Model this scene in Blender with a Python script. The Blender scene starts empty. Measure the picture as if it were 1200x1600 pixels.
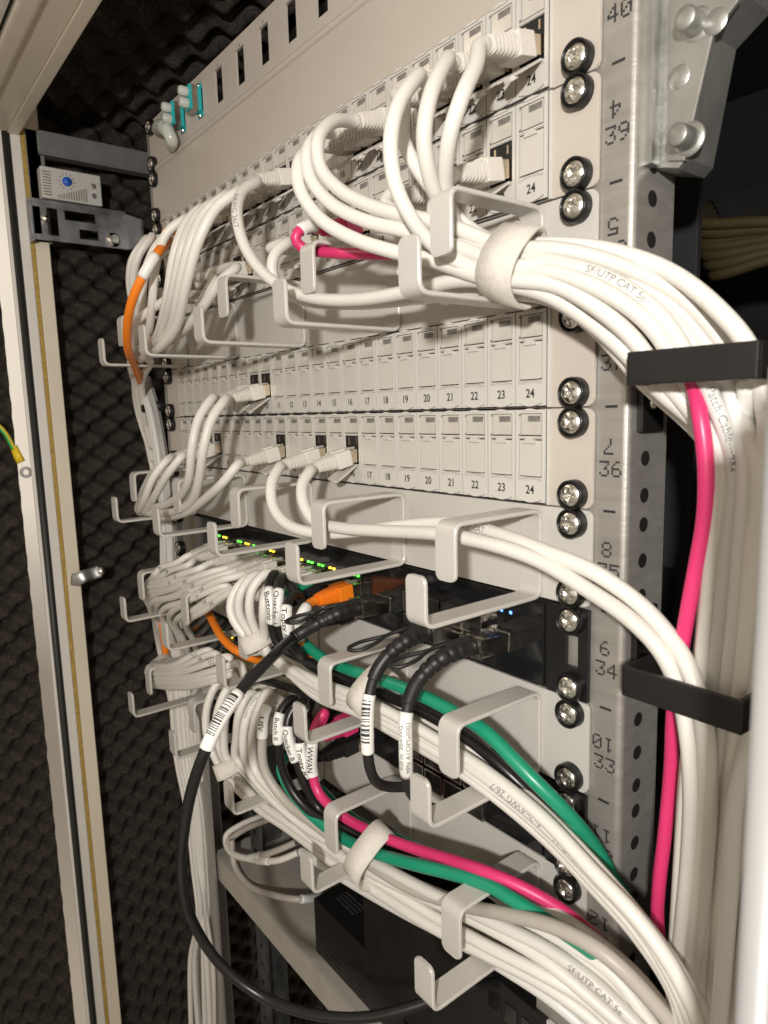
import bpy, bmesh, math, random
from mathutils import Vector, Matrix
random.seed(4)
S = 0.001                     # everything below is written in millimetres
scene = bpy.context.scene
COL = scene.collection

# ---------------------------------------------------------------- camera
cam_d = bpy.data.cameras.new('camera'); cam = bpy.data.objects.new('camera', cam_d)
COL.objects.link(cam); scene.camera = cam
cam.matrix_world = Matrix(((0.61615, -0.09724, 0.7816, 661.67626 * S), (0.78717, 0.1099, -0.60687, -254.84577 * S),
                           (-0.02688, 0.98917, 0.14426, 0.61149 * S), (0, 0, 0, 1)))
cam_d.sensor_fit = 'VERTICAL'; cam_d.sensor_height = 36.0
cam_d.lens = 36.0 * 1080.17137 / 1600
cam_d.clip_start = 0.01; cam_d.clip_end = 20
cam_d.dof.use_dof = True; cam_d.dof.focus_distance = 0.42; cam_d.dof.aperture_fstop = 18.0

# ---------------------------------------------------------------- room light and lamps
world = bpy.data.worlds.new('World'); scene.world = world; world.use_nodes = True
nt = world.node_tree; nt.nodes.clear()
wo = nt.nodes.new('ShaderNodeOutputWorld'); bg = nt.nodes.new('ShaderNodeBackground')
tc = nt.nodes.new('ShaderNodeTexCoord'); sep = nt.nodes.new('ShaderNodeSeparateXYZ')
rmp = nt.nodes.new('ShaderNodeValToRGB'); nz = nt.nodes.new('ShaderNodeTexNoise')
mxw = nt.nodes.new('ShaderNodeMix'); mxw.data_type = 'RGBA'; mxw.blend_type = 'MULTIPLY'
nt.links.new(tc.outputs['Generated'], sep.inputs[0])
mp = nt.nodes.new('ShaderNodeMapRange'); mp.inputs[1].default_value = -1; mp.inputs[2].default_value = 1
nt.links.new(sep.outputs['Z'], mp.inputs[0]); nt.links.new(mp.outputs[0], rmp.inputs[0])
rmp.color_ramp.elements[0].color = (0.40, 0.33, 0.25, 1); rmp.color_ramp.elements[1].color = (0.55, 0.46, 0.34, 1)
for p_, c_ in ((.34, (.42, .35, .27)), (.42, (.80, .70, .57)), (.67, (1.0, .89, .73)), (.70, (.42, .35, .26))):   # floor, lit walls, ceiling of the room
    rmp.color_ramp.elements.new(p_).color = (*c_, 1)
nz.inputs['Scale'].default_value = 2.2; nz.inputs['Detail'].default_value = 1
r2 = nt.nodes.new('ShaderNodeValToRGB'); r2.color_ramp.elements[0].position = .42; r2.color_ramp.elements[1].position = .6
r2.color_ramp.elements[0].color = (.7, .7, .7, 1); r2.color_ramp.elements[1].color = (1.15, 1.15, 1.15, 1)
nt.links.new(tc.outputs['Generated'], nz.inputs['Vector']); nt.links.new(nz.outputs[0], r2.inputs[0])
mxw.inputs[0].default_value = 1.0
nt.links.new(rmp.outputs[0], mxw.inputs[6]); nt.links.new(r2.outputs[0], mxw.inputs[7])
nt.links.new(mxw.outputs[2], bg.inputs['Color']); bg.inputs['Strength'].default_value = 0.80
nt.links.new(bg.outputs[0], wo.inputs[0])

def lamp(name, loc, target, size, size_y, power, color):
    d = bpy.data.lights.new(name, 'AREA'); d.shape = 'RECTANGLE'; d.size = size * S; d.size_y = size_y * S
    d.energy = power; d.color = color
    o = bpy.data.objects.new(name, d); COL.objects.link(o)
    o.location = Vector(loc) * S
    o.rotation_euler = (Vector(target) - Vector(loc)).to_track_quat('-Z', 'Y').to_euler()
    return o
lamp('ceiling_lamp', (-850, -900, 950), (300, 0, 60), 700, 260, 3.0, (1.0, 0.80, 0.58))
lamp('front_lamp', (838.43491, -497.77161, 100.57856), (330, 0, -20), 30, 30, 5.2, (1.0, 0.96, 0.905))

vs = scene.view_settings
vs.view_transform = 'Standard'; vs.look = 'None'; vs.exposure = 0.0; vs.gamma = 1.0; vs.use_curve_mapping = False
scene.render.engine = 'CYCLES'

# ---------------------------------------------------------------- materials
def mat(name, col, rough=.5, metal=0., bump=0., bscale=800., var=0., vscale=60., coat=0., trans=0., each=0., emit=None, estr=0., spec=.5, sss=0., stretch=None):
    m = bpy.data.materials.new(name); m.use_nodes = True
    n = m.node_tree; b = n.nodes['Principled BSDF']
    b.inputs['Base Color'].default_value = (*col, 1); b.inputs['Roughness'].default_value = rough
    b.inputs['Metallic'].default_value = metal; b.inputs['Coat Weight'].default_value = coat
    b.inputs['Coat Roughness'].default_value = .15
    b.inputs['Transmission Weight'].default_value = trans
    b.inputs['Specular IOR Level'].default_value = spec
    if emit: b.inputs['Emission Color'].default_value = (*emit, 1); b.inputs['Emission Strength'].default_value = estr
    if bump or var:
        t = n.nodes.new('ShaderNodeTexCoord'); mpn = n.nodes.new('ShaderNodeMapping')
        n.links.new(t.outputs['Object'], mpn.inputs[0])
        if stretch: mpn.inputs['Scale'].default_value = stretch
    if bump:
        x = n.nodes.new('ShaderNodeTexNoise'); x.inputs['Scale'].default_value = bscale; x.inputs['Detail'].default_value = 3
        n.links.new(mpn.outputs[0], x.inputs['Vector'])
        bp = n.nodes.new('ShaderNodeBump'); bp.inputs['Strength'].default_value = bump; bp.inputs['Distance'].default_value = .0004
        n.links.new(x.outputs[0], bp.inputs['Height']); n.links.new(bp.outputs[0], b.inputs['Normal'])
    if var:
        y = n.nodes.new('ShaderNodeTexNoise'); y.inputs['Scale'].default_value = vscale; y.inputs['Detail'].default_value = 4
        n.links.new(mpn.outputs[0], y.inputs['Vector'])
        r = n.nodes.new('ShaderNodeValToRGB'); r.color_ramp.elements[0].position = .3; r.color_ramp.elements[1].position = .7
        r.color_ramp.elements[0].color = (*[c * (1 - var) for c in col], 1)
        r.color_ramp.elements[1].color = (*[min(1, c * (1 + var)) for c in col], 1)
        n.links.new(y.outputs[0], r.inputs[0]); n.links.new(r.outputs[0], b.inputs['Base Color'])
        q = n.nodes.new('ShaderNodeMapRange'); q.inputs[3].default_value = max(.03, rough - .08); q.inputs[4].default_value = min(1, rough + .1)
        n.links.new(y.outputs[0], q.inputs[0]); n.links.new(q.outputs[0], b.inputs['Roughness'])
    if each:      # every copy a little lighter or darker than the next, with a few rubbed patches
        src = b.inputs['Base Color'].links[0].from_socket
        oi = n.nodes.new('ShaderNodeObjectInfo'); q2 = n.nodes.new('ShaderNodeMapRange'); q2.inputs[3].default_value = 1 - each; q2.inputs[4].default_value = 1 + each * .4
        mm = n.nodes.new('ShaderNodeMix'); mm.data_type = 'RGBA'; mm.blend_type = 'MULTIPLY'; mm.inputs[0].default_value = 1
        n.links.new(oi.outputs['Random'], q2.inputs[0]); n.links.new(src, mm.inputs[6]); n.links.new(q2.outputs[0], mm.inputs[7])
        g = n.nodes.new('ShaderNodeTexNoise'); g.inputs['Scale'].default_value = 95; g.inputs['Detail'].default_value = 6; g.inputs['Roughness'].default_value = .75
        n.links.new(mpn.outputs[0], g.inputs['Vector'])
        gr = n.nodes.new('ShaderNodeValToRGB'); gr.color_ramp.elements[0].position = .62; gr.color_ramp.elements[1].position = .78
        gr.color_ramp.elements[0].color = (1, 1, 1, 1); gr.color_ramp.elements[1].color = (.78, .74, .68, 1)
        m2 = n.nodes.new('ShaderNodeMix'); m2.data_type = 'RGBA'; m2.blend_type = 'MULTIPLY'; m2.inputs[0].default_value = 1
        n.links.new(g.outputs[0], gr.inputs[0]); n.links.new(mm.outputs[2], m2.inputs[6]); n.links.new(gr.outputs[0], m2.inputs[7])
        n.links.new(m2.outputs[2], b.inputs['Base Color'])
    return m
M = dict(
 ear=mat('painted_steel', (.50, .45, .395), .38, bump=.12, bscale=1500, var=.05, vscale=18),
 panel=mat('grey_paint', (.51, .49, .455), .30, bump=.08, bscale=1200, var=.05, vscale=12),
 gloss=mat('satin_panel', (.50, .45, .39), .24, bump=.10, bscale=900, var=.04, vscale=10),
 port=mat('port_plastic', (.56, .54, .50), .36, bump=.04, bscale=1800, var=.03, vscale=30),
 shut=mat('shutter_plastic', (.54, .51, .465), .30, var=.03, vscale=25),
 win=mat('clear_window', (.53, .50, .445), .10, coat=.5, var=.06, vscale=90),
 slot=mat('window_slot', (.19, .18, .165), .3, var=.4, vscale=300),
 dark=mat('dark_gap', (.012, .011, .010), .6),
 ink=mat('print_ink', (.02, .02, .022), .5),
 inkb=mat('cable_ink', (.12, .12, .13), .5),
 screw=mat('zinc_screw', (.88, .86, .80), .20, 1.0, bump=.5, bscale=500, var=.15, vscale=220),
 bolt=mat('galvanised_bolt', (.55, .56, .56), .35, 1.0, var=.2, vscale=90),
 blackp=mat('black_plastic', (.008, .0075, .0075), .32, bump=.1, bscale=1200),
 blackr=mat('black_rubber', (.010, .0095, .0095), .45, bump=.1, bscale=900, var=.15, vscale=60),
 blackm=mat('black_metal', (.010, .009, .0085), .38, bump=.2, bscale=1600, var=.2, vscale=40),
 blackg=mat('gloss_black', (.009, .009, .010), .09, coat=.3),
 steel=mat('galvanised_steel', (.40, .38, .35), .46, .6, bump=.3, bscale=260, var=.07, vscale=90, stretch=(.15, 1, 3)),
 strut=mat('zinc_grey_paint', (.17, .165, .16), .5, bump=.3, bscale=300, var=.12, vscale=60),
 steeld=mat('dull_steel', (.30, .30, .31), .42, .9, bump=.3, bscale=500, var=.25, vscale=70),
 cast=mat('cast_zinc', (.42, .42, .40), .40, .8, bump=.5, bscale=260, var=.2, vscale=35),
 tip=mat('shielded_plug', (.62, .53, .40), .22, 1.0, bump=.1, bscale=700, var=.12, vscale=150),
 module=mat('dark_chrome', (.42, .40, .36), .22, 1.0, var=.3, vscale=120),
 cage=mat('cage_metal', (.50, .47, .42), .25, 1.0, var=.2, vscale=200),
 white=mat('white_cable', (.70, .675, .625), .42, bump=.12, bscale=600, var=.05, vscale=14, each=.10),
 whitec=mat('cool_white_cable', (.69, .68, .655), .38, bump=.1, bscale=600, var=.04, vscale=12, each=.12),
 postw=mat('post_paint', (.33, .33, .33), .4, var=.03, vscale=20),
 seam_shade=mat('seam_shade_line', (.20, .185, .165), .5),
 boot=mat('white_boot', (.64, .61, .555), .45, bump=.1, bscale=900, var=.05, vscale=40),
 grey=mat('grey_cable', (.42, .385, .345), .42, var=.05, vscale=20, bump=.1, bscale=600),
 greyd=mat('dark_grey_cable', (.30, .29, .28), .45, var=.05, vscale=20),
 black=mat('black_cable', (.010, .0095, .0095), .32, var=.2, vscale=40, bump=.08, bscale=700),
 blackc=mat('soft_black_cable', (.014, .013, .0125), .45, var=.15, vscale=60, bump=.25, bscale=900),
 green=mat('green_cable', (.010, .26, .145), .33, var=.06, vscale=25, each=.06),
 pink=mat('magenta_cable', (.64, .036, .15), .36, var=.06, vscale=25),
 orange=mat('orange_cable', (.86, .22, .012), .38, var=.05, vscale=25),
 brown=mat('brown_cable', (.040, .030, .011), .5, var=.15, vscale=20),
 label=mat('paper_label', (.80, .79, .76), .4, var=.02, vscale=50),
 velcro=mat('hook_and_loop', (.64, .60, .54), .85, bump=.9, bscale=1500, var=.06, vscale=300),
 foam=mat('acoustic_foam', (.047, .040, .033), .95, bump=.9, bscale=900, var=.5, vscale=420, spec=.15),
 frame=mat('cream_frame', (.74, .66, .54), .35, bump=.1, bscale=500, var=.04, vscale=9),
 framew=mat('white_frame', (.74, .71, .66), .35, bump=.05, var=.02),
 gasket=mat('rubber_gasket', (.020, .019, .019), .5),
 seal=mat('foam_seal', (.42, .28, .07), .9, bump=.8, bscale=900, var=.25, vscale=300),
 shelf=mat('beige_shelf', (.40, .375, .33), .42, bump=.5, bscale=700, var=.06, vscale=60),
 thermo=mat('thermostat_plastic', (.55, .53, .50), .45, var=.03),
 blue=mat('blue_dial', (.02, .11, .55), .4),
 aqua=mat('aqua_plastic', (.02, .40, .42), .35, var=.05),
 clear=mat('clear_sleeve', (.72, .74, .68), .18, trans=.35, var=.08, vscale=120),
 yellow=mat('yellow_plastic', (.80, .56, .02), .4),
 ledg=mat('green_led', (.1, .8, .1), .4, emit=(.15, 1, .08), estr=2.2),
 ledy=mat('amber_led', (.8, .6, .1), .4, emit=(1, .68, .05), estr=2.2),
 ledb=mat('blue_led', (.1, .2, .9), .4, emit=(.10, .30, 1), estr=3.0),
 inner=mat('dark_interior', (.012, .012, .014), .7, var=.3, vscale=8),
)
# two-tone striped conductor (green/yellow)
def stripes():
    m = bpy.data.materials.new('earth_wire'); m.use_nodes = True; n = m.node_tree; b = n.nodes['Principled BSDF']
    t = n.nodes.new('ShaderNodeTexCoord'); s = n.nodes.new('ShaderNodeSeparateXYZ'); n.links.new(t.outputs['Normal'], s.inputs[0])
    r = n.nodes.new('ShaderNodeValToRGB'); r.color_ramp.interpolation = 'CONSTANT'
    r.color_ramp.elements[0].color = (.04, .35, .04, 1); r.color_ramp.elements[1].position = .60; r.color_ramp.elements[1].color = (.85, .62, .02, 1)
    q = n.nodes.new('ShaderNodeMapRange'); q.inputs[1].default_value = -1
    n.links.new(s.outputs['Z'], q.inputs[0]); n.links.new(q.outputs[0], r.inputs[0]); n.links.new(r.outputs[0], b.inputs['Base Color'])
    b.inputs['Roughness'].default_value = .35
    return m
M['earth'] = stripes()

# ---------------------------------------------------------------- mesh helpers
class MB:
    """collects shapes (in mm) into one mesh, several material slots allowed"""
    def __init__(s): s.v = []; s.f = []; s.m = []; s.sm = []; s.cur = 0
    def add(s, verts, faces, smooth=False):
        o = len(s.v); s.v += [tuple(v) for v in verts]
        for f in faces: s.f.append([i + o for i in f]); s.m.append(s.cur); s.sm.append(smooth)
    def box(s, x0, x1, y0, y1, z0, z1, bev=0., mtx=None):
        bm = bmesh.new(); bmesh.ops.create_cube(bm, size=1)
        for v in bm.verts:
            v.co = Vector(((x0 + x1) / 2 + v.co.x * (x1 - x0), (y0 + y1) / 2 + v.co.y * (y1 - y0), (z0 + z1) / 2 + v.co.z * (z1 - z0)))
        if bev: bmesh.ops.bevel(bm, geom=bm.edges[:], offset=bev, segments=2, affect='EDGES', profile=.7)
        if mtx: bmesh.ops.transform(bm, matrix=mtx, verts=bm.verts)
        s.frombm(bm)
    def frombm(s, bm, smooth=False):
        bm.verts.index_update()
        s.add([v.co[:] for v in bm.verts], [[v.index for v in f.verts] for f in bm.faces], smooth); bm.free()
    def prism(s, pts, y0, y1, bev=0.):
        """polygon in xz, extruded in y"""
        bm = bmesh.new(); vs_ = [bm.verts.new((x, y0, z)) for x, z in pts]; f = bm.faces.new(vs_)
        r = bmesh.ops.extrude_face_region(bm, geom=[f])
        for e in r['geom']:
            if isinstance(e, bmesh.types.BMVert): e.co.y = y1
        bmesh.ops.recalc_face_normals(bm, faces=bm.faces[:])
        if bev:
            es = [e for e in bm.edges if abs(e.verts[0].co.y - e.verts[1].co.y) < 1e-6 and abs(e.verts[0].co.y - min(y0, y1)) < 1e-6]
            bmesh.ops.bevel(bm, geom=es, offset=bev, segments=2, affect='EDGES', profile=.7)
        s.frombm(bm)
    def lathe(s, prof, c, axis, n=28, smooth=True):
        """prof list of (r, h) along axis from c"""
        a = Vector(axis).normalized(); u = a.orthogonal().normalized(); w = a.cross(u)
        V = []; F = []
        for r, h in prof:
            for k in range(n):
                t = 2 * math.pi * k / n; V.append(Vector(c) + a * h + (u * math.cos(t) + w * math.sin(t)) * r)
        for i in range(len(prof) - 1):
            for k in range(n):
                k2 = (k + 1) % n; F.append([i * n + k, i * n + k2, (i + 1) * n + k2, (i + 1) * n + k])
        s.add(V, F, smooth)
    def tube(s, P, rad, n=12, caps=True, smooth=True, flat=None):
        """swept circle along P; rad number or list; flat=(a,b) scale of the two axes"""
        fr = frames(P); V = []; F = []
        for i, (p, t, u, w) in enumerate(fr):
            r = rad[i] if isinstance(rad, (list, tuple)) else rad
            for k in range(n):
                a = 2 * math.pi * k / n; ca, sa = math.cos(a), math.sin(a)
                if flat: ca *= flat[0]; sa *= flat[1]
                V.append(p + (u * ca + w * sa) * r)
        for i in range(len(fr) - 1):
            for k in range(n):
                k2 = (k + 1) % n; F.append([i * n + k, i * n + k2, (i + 1) * n + k2, (i + 1) * n + k])
        s.add(V, F, smooth)
        if caps: s.add([], []); o = len(s.v) - len(V); s.f.append([o + k for k in range(n)][::-1]); s.m.append(s.cur); s.sm.append(False); s.f.append([o + (len(fr) - 1) * n + k for k in range(n)]); s.m.append(s.cur); s.sm.append(False)
    def mesh(s, name, mats, origin=(0, 0, 0)):
        me = bpy.data.meshes.new(name); o = Vector(origin)
        me.from_pydata([tuple((Vector(v) - o) * S) for v in s.v], [], s.f)
        for m_ in (mats if isinstance(mats, (list, tuple)) else [mats]): me.materials.append(m_)
        me.polygons.foreach_set('material_index', s.m); me.polygons.foreach_set('use_smooth', s.sm)
        bm = bmesh.new(); bm.from_mesh(me); bmesh.ops.recalc_face_normals(bm, faces=bm.faces[:]); bm.to_mesh(me); bm.free()
        me.update(); return me

def frames(P):
    P = [Vector(p) for p in P]; T = []
    for i in range(len(P)):
        t = (P[min(i + 1, len(P) - 1)] - P[max(i - 1, 0)]); T.append(t.normalized() if t.length > 1e-9 else Vector((0, 0, 1)))
    u = T[0].orthogonal().normalized()
    ref = Vector((0, 0, 1)); u0 = (ref - T[0] * ref.dot(T[0]))
    if u0.length > .2: u = u0.normalized()
    out = []
    for i, p in enumerate(P):
        u = (u - T[i] * u.dot(T[i])); u.normalize(); out.append((p, T[i], u, T[i].cross(u)))
    return out

def spline(C, step=3.0):
    """centripetal-ish Catmull-Rom through the control points"""
    C = [Vector(c) for c in C]
    if len(C) == 2: C = [C[0], C[0].lerp(C[1], .5), C[1]]
    A = [C[0] * 2 - C[1]] + C + [C[-1] * 2 - C[-2]]; out = []
    for i in range(1, len(A) - 2):
        p0, p1, p2, p3 = A[i - 1:i + 3]
        d0 = max((p1 - p0).length, 1e-3) ** .5; d1 = max((p2 - p1).length, 1e-3) ** .5; d2 = max((p3 - p2).length, 1e-3) ** .5
        m1 = ((p1 - p0) / d0 - (p2 - p0) / (d0 + d1) + (p2 - p1) / d1) * d1
        m2 = ((p2 - p1) / d1 - (p3 - p1) / (d1 + d2) + (p3 - p2) / d2) * d1
        n = max(2, int((p2 - p1).length / step))
        for k in range(n):
            t = k / n; t2 = t * t; t3 = t2 * t
            out.append(p1 * (2 * t3 - 3 * t2 + 1) + m1 * (t3 - 2 * t2 + t) + p2 * (-2 * t3 + 3 * t2) + m2 * (t3 - t2))
    out.append(A[-2]); 
    for _ in range(2):
        out = [out[0]] + [(out[i - 1] + out[i] * 2 + out[i + 1]) / 4 for i in range(1, len(out) - 1)] + [out[-1]]
    return out

def link(name, data, parent=None, loc=(0, 0, 0)):
    o = bpy.data.objects.new(name, data); COL.objects.link(o); o.location = Vector(loc) * S
    if parent: o.parent = parent
    return o
def tag(o, label, cat, group=None, kind=None):
    o['label'] = label
    if cat: o['category'] = cat
    if group: o['group'] = group
    if kind: o['kind'] = kind
    return o
def thing(name, label, cat, loc=(0, 0, 0), group=None):
    return tag(link(name, None, None, loc), label, cat, group)
def part(name, mb, mats, parent, loc=(0, 0, 0), label=None):
    me = mb if isinstance(mb, bpy.types.Mesh) else mb.mesh(name, mats)
    o = link(name, me, parent, loc)
    if label: o['label'] = label
    return o
def dup(o, parent=None, loc=None):
    c = o.copy(); COL.objects.link(c)
    if parent: c.parent = parent
    if loc is not None: c.location = Vector(loc) * S
    for ch in list(o.children): dup(ch, c)
    return c
def rrect(x0, x1, z0, z1, r, n=4, corners=(1, 1, 1, 1)):
    pts = []
    for (cx, cz, a0, on) in ((x1 - r, z0 + r, -90, corners[0]), (x1 - r, z1 - r, 0, corners[1]), (x0 + r, z1 - r, 90, corners[2]), (x0 + r, z0 + r, 180, corners[3])):
        if on:
            for k in range(n + 1):
                a = math.radians(a0 + 90 * k / n); pts.append((cx + r * math.cos(a), cz + r * math.sin(a)))
        else:
            sx = 1 if cx > (x0 + x1) / 2 else -1; sz = 1 if cz > (z0 + z1) / 2 else -1
            pts.append((cx + sx * r, cz + sz * r))
    return pts

# text: a flat mesh of the built-in font, returned as verts/faces with x along, y up
_tc = {}; BOLD = .014
def text_geo(txt, size, spacing=1.0, fine=False, bold=False):
    key = (txt, size, spacing, fine, bold)
    if key in _tc: return _tc[key]
    c = bpy.data.curves.new('txt', 'FONT'); c.body = txt; c.size = size; c.space_character = spacing; c.offset = size * (-.004 if fine and not bold else BOLD)
    c.resolution_u = 3
    o = bpy.data.objects.new('txt', c); COL.objects.link(o)
    dg = bpy.context.evaluated_depsgraph_get(); me = o.evaluated_get(dg).to_mesh()
    V = [v.co.copy() for v in me.vertices]; F = [list(p.vertices) for p in me.polygons]
    o.evaluated_get(dg).to_mesh_clear(); bpy.data.objects.remove(o); bpy.data.curves.remove(c)
    if V:
        x0 = min(v.x for v in V); x1 = max(v.x for v in V)
    else: x0 = x1 = 0
    V = [Vector((v.x - x0, v.y, 0)) for v in V]
    if fine and V:
        bm = bmesh.new(); vv = [bm.verts.new(v) for v in V]
        for f in F:
            try: bm.faces.new([vv[i] for i in f])
            except ValueError: pass
        bmesh.ops.triangulate(bm, faces=bm.faces[:])
        for _ in range(5):
            es = [e for e in bm.edges if e.calc_length() > .7]
            if not es: break
            bmesh.ops.subdivide_edges(bm, edges=es, cuts=1); bmesh.ops.triangulate(bm, faces=[f for f in bm.faces if len(f.verts) > 3])
        bm.verts.index_update(); V = [v.co.copy() for v in bm.verts]; F = [[v.index for v in f.verts] for f in bm.faces]; bm.free()
    _tc[key] = (V, F, x1 - x0); return _tc[key]
def text_mb(mb, txt, size, origin, xdir, zdir, center=True, spacing=1.0, widen=1.0):
    V, F, w = text_geo(txt, size, spacing); X = Vector(xdir); Z = Vector(zdir); o = Vector(origin)
    dx = -w / 2 if center else 0
    mb.add([o + X * ((v.x + dx) * widen) + Z * v.y for v in V], F)
    return w

# 5x7 dot matrix digits for the rail marking
DOT = {'0': '01110 10001 10011 10101 11001 10001 01110', '1': '00100 01100 00100 00100 00100 00100 01110', '2': '01110 10001 00001 00110 01000 10000 11111',
 '3': '11111 00001 00010 00110 00001 10001 01110', '4': '00010 00110 01010 10010 11111 00010 00010', '5': '11111 10000 11110 00001 00001 10001 01110',
 '6': '00110 01000 10000 11110 10001 10001 01110', '7': '11111 00001 00010 00100 01000 01000 01000', '8': '01110 10001 10001 01110 10001 10001 01110',
 '9': '01110 10001 10001 01111 00001 00010 01100'}
def dots(mb, txt, h, cx, cz, y, flip=False):
    d = h / 7; w = len(txt) * 6 * d - d; x0 = cx - w / 2
    for i, ch in enumerate(txt):
        for r, row in enumerate(DOT[ch].split()):
            for c, b in enumerate(row):
                if b == '1':
                    x = x0 + (i * 6 + c) * d; z = cz + h / 2 - (r + 1) * d
                    if flip: x = 2 * cx - x - d; z = 2 * cz - z - d
                    e = d * 0.04
                    mb.add([(x + e, y, z + e), (x + d - e, y, z + e), (x + d - e, y, z + d - e), (x + e, y, z + d - e)], [[0, 1, 2, 3]])

U = 44.45
XR, XL = 473.85, 8.75
X1 = 458.854; PT = 17.82892
BOARD = dict(F=6 * U, K=5 * U, A=4 * U, B=3 * U, G=2 * U, C=U, D=0., H=-U, P=-2 * U, I=-3 * U, Q=-4 * U, J=-5 * U)   # top z of every unit

# ---------------------------------------------------------------- shared part meshes
def screw_meshes():
    s = MB(); n = 40; rings = [0, .35, .7, 1.0, 1.3, 1.6, 2.0, 2.4, 2.8, 3.4, 4.2, 4.9, 5.25, 5.3]; V = []; F = []
    for r in rings:
        for k in range(n):
            a = 2 * math.pi * k / n + .35; x = r * math.cos(a); z = r * math.sin(a)
            h = 2.6 * math.sqrt(max(0, 1 - (r / 5.6) ** 2)) + 1.6
            if r > 5.26: h = 0
            x2, z2 = x * math.cos(.2) - z * math.sin(.2), x * math.sin(.2) + z * math.cos(.2)
            if r < 2.9 and (abs(x2) < .75 or abs(z2) < .75): h -= 2.0 * (1 - r / 3.4)
            elif r < 1.9 and (abs(abs(x2) - abs(z2)) < .35): h -= .5
            V.append((x, -h - 1.6, z))
    for i in range(len(rings) - 1):
        for k in range(n): k2 = (k + 1) % n; F.append([i * n + k, i * n + k2, (i + 1) * n + k2, (i + 1) * n + k])
    s.add(V, F, True)
    w = MB(); w.lathe([(5.4, -.2), (5.5, 3.0), (5.9, 4.6), (6.3, 4.9), (6.6, 4.4), (6.75, 1.5), (6.75, 0)], (0, -.05, 0), (0, -1, 0), 36)
    return s.mesh('screw', M['screw']), w.mesh('washer', M['blackp'])
SCREW, WASHER = screw_meshes()
def screws(t, zt, rows=(1, 1)):
    for x in (XL, XR):
        for z, on in ((zt - 6.35, rows[0]), (zt - U + 6.35, rows[1])):
            if not on: continue
            o = link('screw', SCREW, t, (x, -1.6, z)); o.rotation_euler = (0, random.uniform(0, 3), 0)
            link('washer', WASHER, o)

def plate(zt, y0=-1.6, y1=0., x0=.0, x1=482.6, gap=.35, bev=.3):
    mb = MB(); mb.prism(rrect(x0, x1, zt - U + gap, zt - gap, 3.5), y0, y1, bev); return mb

# ---------------------------------------------------------------- patch panels with their 24 ports
def port_body(opened):
    b = MB(); w = PT - .7; h = 43.2; x0 = -w / 2; x1 = w / 2; Y = -3.2
    for a in ((x0, x0 + 1.7, -h, -.5), (x1 - 1.7, x1, -h, -.5), (x0 + 1.7, x1 - 1.7, -2.2, -.5), (x0 + 1.7, x1 - 1.7, -14.0, -12.6),
              (x0 + 1.7, x1 - 1.7, -h, -31.6)):
        b.box(a[0], a[1], Y, -.1, a[2], a[3], 0)
    b.box(x0 + 1.7, x1 - 1.7, Y + 1.0, -.1, -12.6, -2.2)
    # hood above the window, hinge pins, label bezel (lens shaped ridges)
    b.prism([(-4.2, -1.2), (4.6, -1.2), (3.6, -.45), (1, .0), (-1, .0), (-3.2, -.45)][::-1], Y - .7, Y + .1, .1)
    b.box(x0 + 2.0, x0 + 2.6, Y - .25, Y + .9, -12.3, -2.6)
    for s, z, k in ((1, -33.1, .9), (-1, -41.4, 1.6)):
        pts = [((x0 + 1.6) + (w - 3.2) * i / 10, z + s * k * math.sin(math.pi * i / 10)) for i in range(11)]
        b.prism(pts + [(x, zz - .42) for x, zz in pts[::-1]], Y - .55, Y + .05)
    b.cur = 3  # thin dark strips paint the shadow lines of the label and window recesses
    for s, z, k in ((1, -32.7, .9), (-1, -41.9, 1.6)):
        pts = [((x0 + 1.6) + (w - 3.2) * i / 10, z + s * k * math.sin(math.pi * i / 10)) for i in range(11)]
        b.prism(pts + [(x, zz - .24) for x, zz in pts[::-1]], Y - .06, Y + .05)
    for a in ((x0 + 1.75, x1 - 1.75, -12.75, -12.5), (x1 - 1.95, x1 - 1.72, -12.6, -2.3), (x0 + 1.4, x1 - 1.4, -13.75, -13.5), (x0 + 1.5, x0 + 1.7, -31.4, -33.5), (x0 + .05, x1 - .05, -.62, -.42)): b.box(a[0], a[1], Y - .05, Y + .1, a[2], a[3])
    for z in (-3.0, -12.0): b.box(x0 + 1.9, x0 + 2.7, Y - .3, Y, z - .45, z + .45)
    b.cur = 1
    b.box(x0 + 1.7, x1 - 1.7, Y + 2.4 if not opened else 6, -.1 if not opened else 9, -31.6, -14.0)
    if opened:   # dark walls and metal contacts inside the opened jack
        b.cur = 1; b.box(x0 + 1.7, x0 + 2.0, Y + .2, 8, -31.6, -14); b.box(x1 - 2.0, x1 - 1.7, Y + .2, 8, -31.6, -14)
        b.box(x0 + 1.7, x1 - 1.7, Y + .2, 8, -31.9, -31.6)
        b.cur = 2; b.box(-4.6, -3.4, Y + .5, 7, -19.5, -15.2); b.box(3.2, 4.2, Y + .5, 7, -19, -15.2)
        for k in range(4): b.box(-2.4 + k * 1.3, -2.0 + k * 1.3, Y + 1, 7, -18.5, -15.0)
    return b.mesh('port', [M['port'], M['dark'], M['tip'], M['seam_shade']])
def shutter_mesh():
    b = MB(); w = PT - 5.1
    b.box(-w / 2, w / 2, -.9, .2, .3, 16.6, .15)
    b.prism([(-3.6, 15.2), (3.6, 15.2), (3.2, 16.5), (1.7, 17.7), (-1.7, 17.7), (-3.2, 16.5)], -2.1, -.4, .25)
    b.box(-w / 2, w / 2, -1.15, -.3, .1, .6)
    return b.mesh('shutter', M['shut'])
def window_mesh():
    b = MB(); b.box(-5.4, 6.9, -1.0, -.1, -12.1, -2.5, .12)
    b.cur = 1; b.box(-1.6, 5.6, -1.12, -.9, -6.0, -3.3)
    return b.mesh('label_window', [M['win'], M['slot']])
PORT = [port_body(False), port_body(True)]; SHUT = shutter_mesh(); WIN = window_mesh(); NUM = {}
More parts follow.
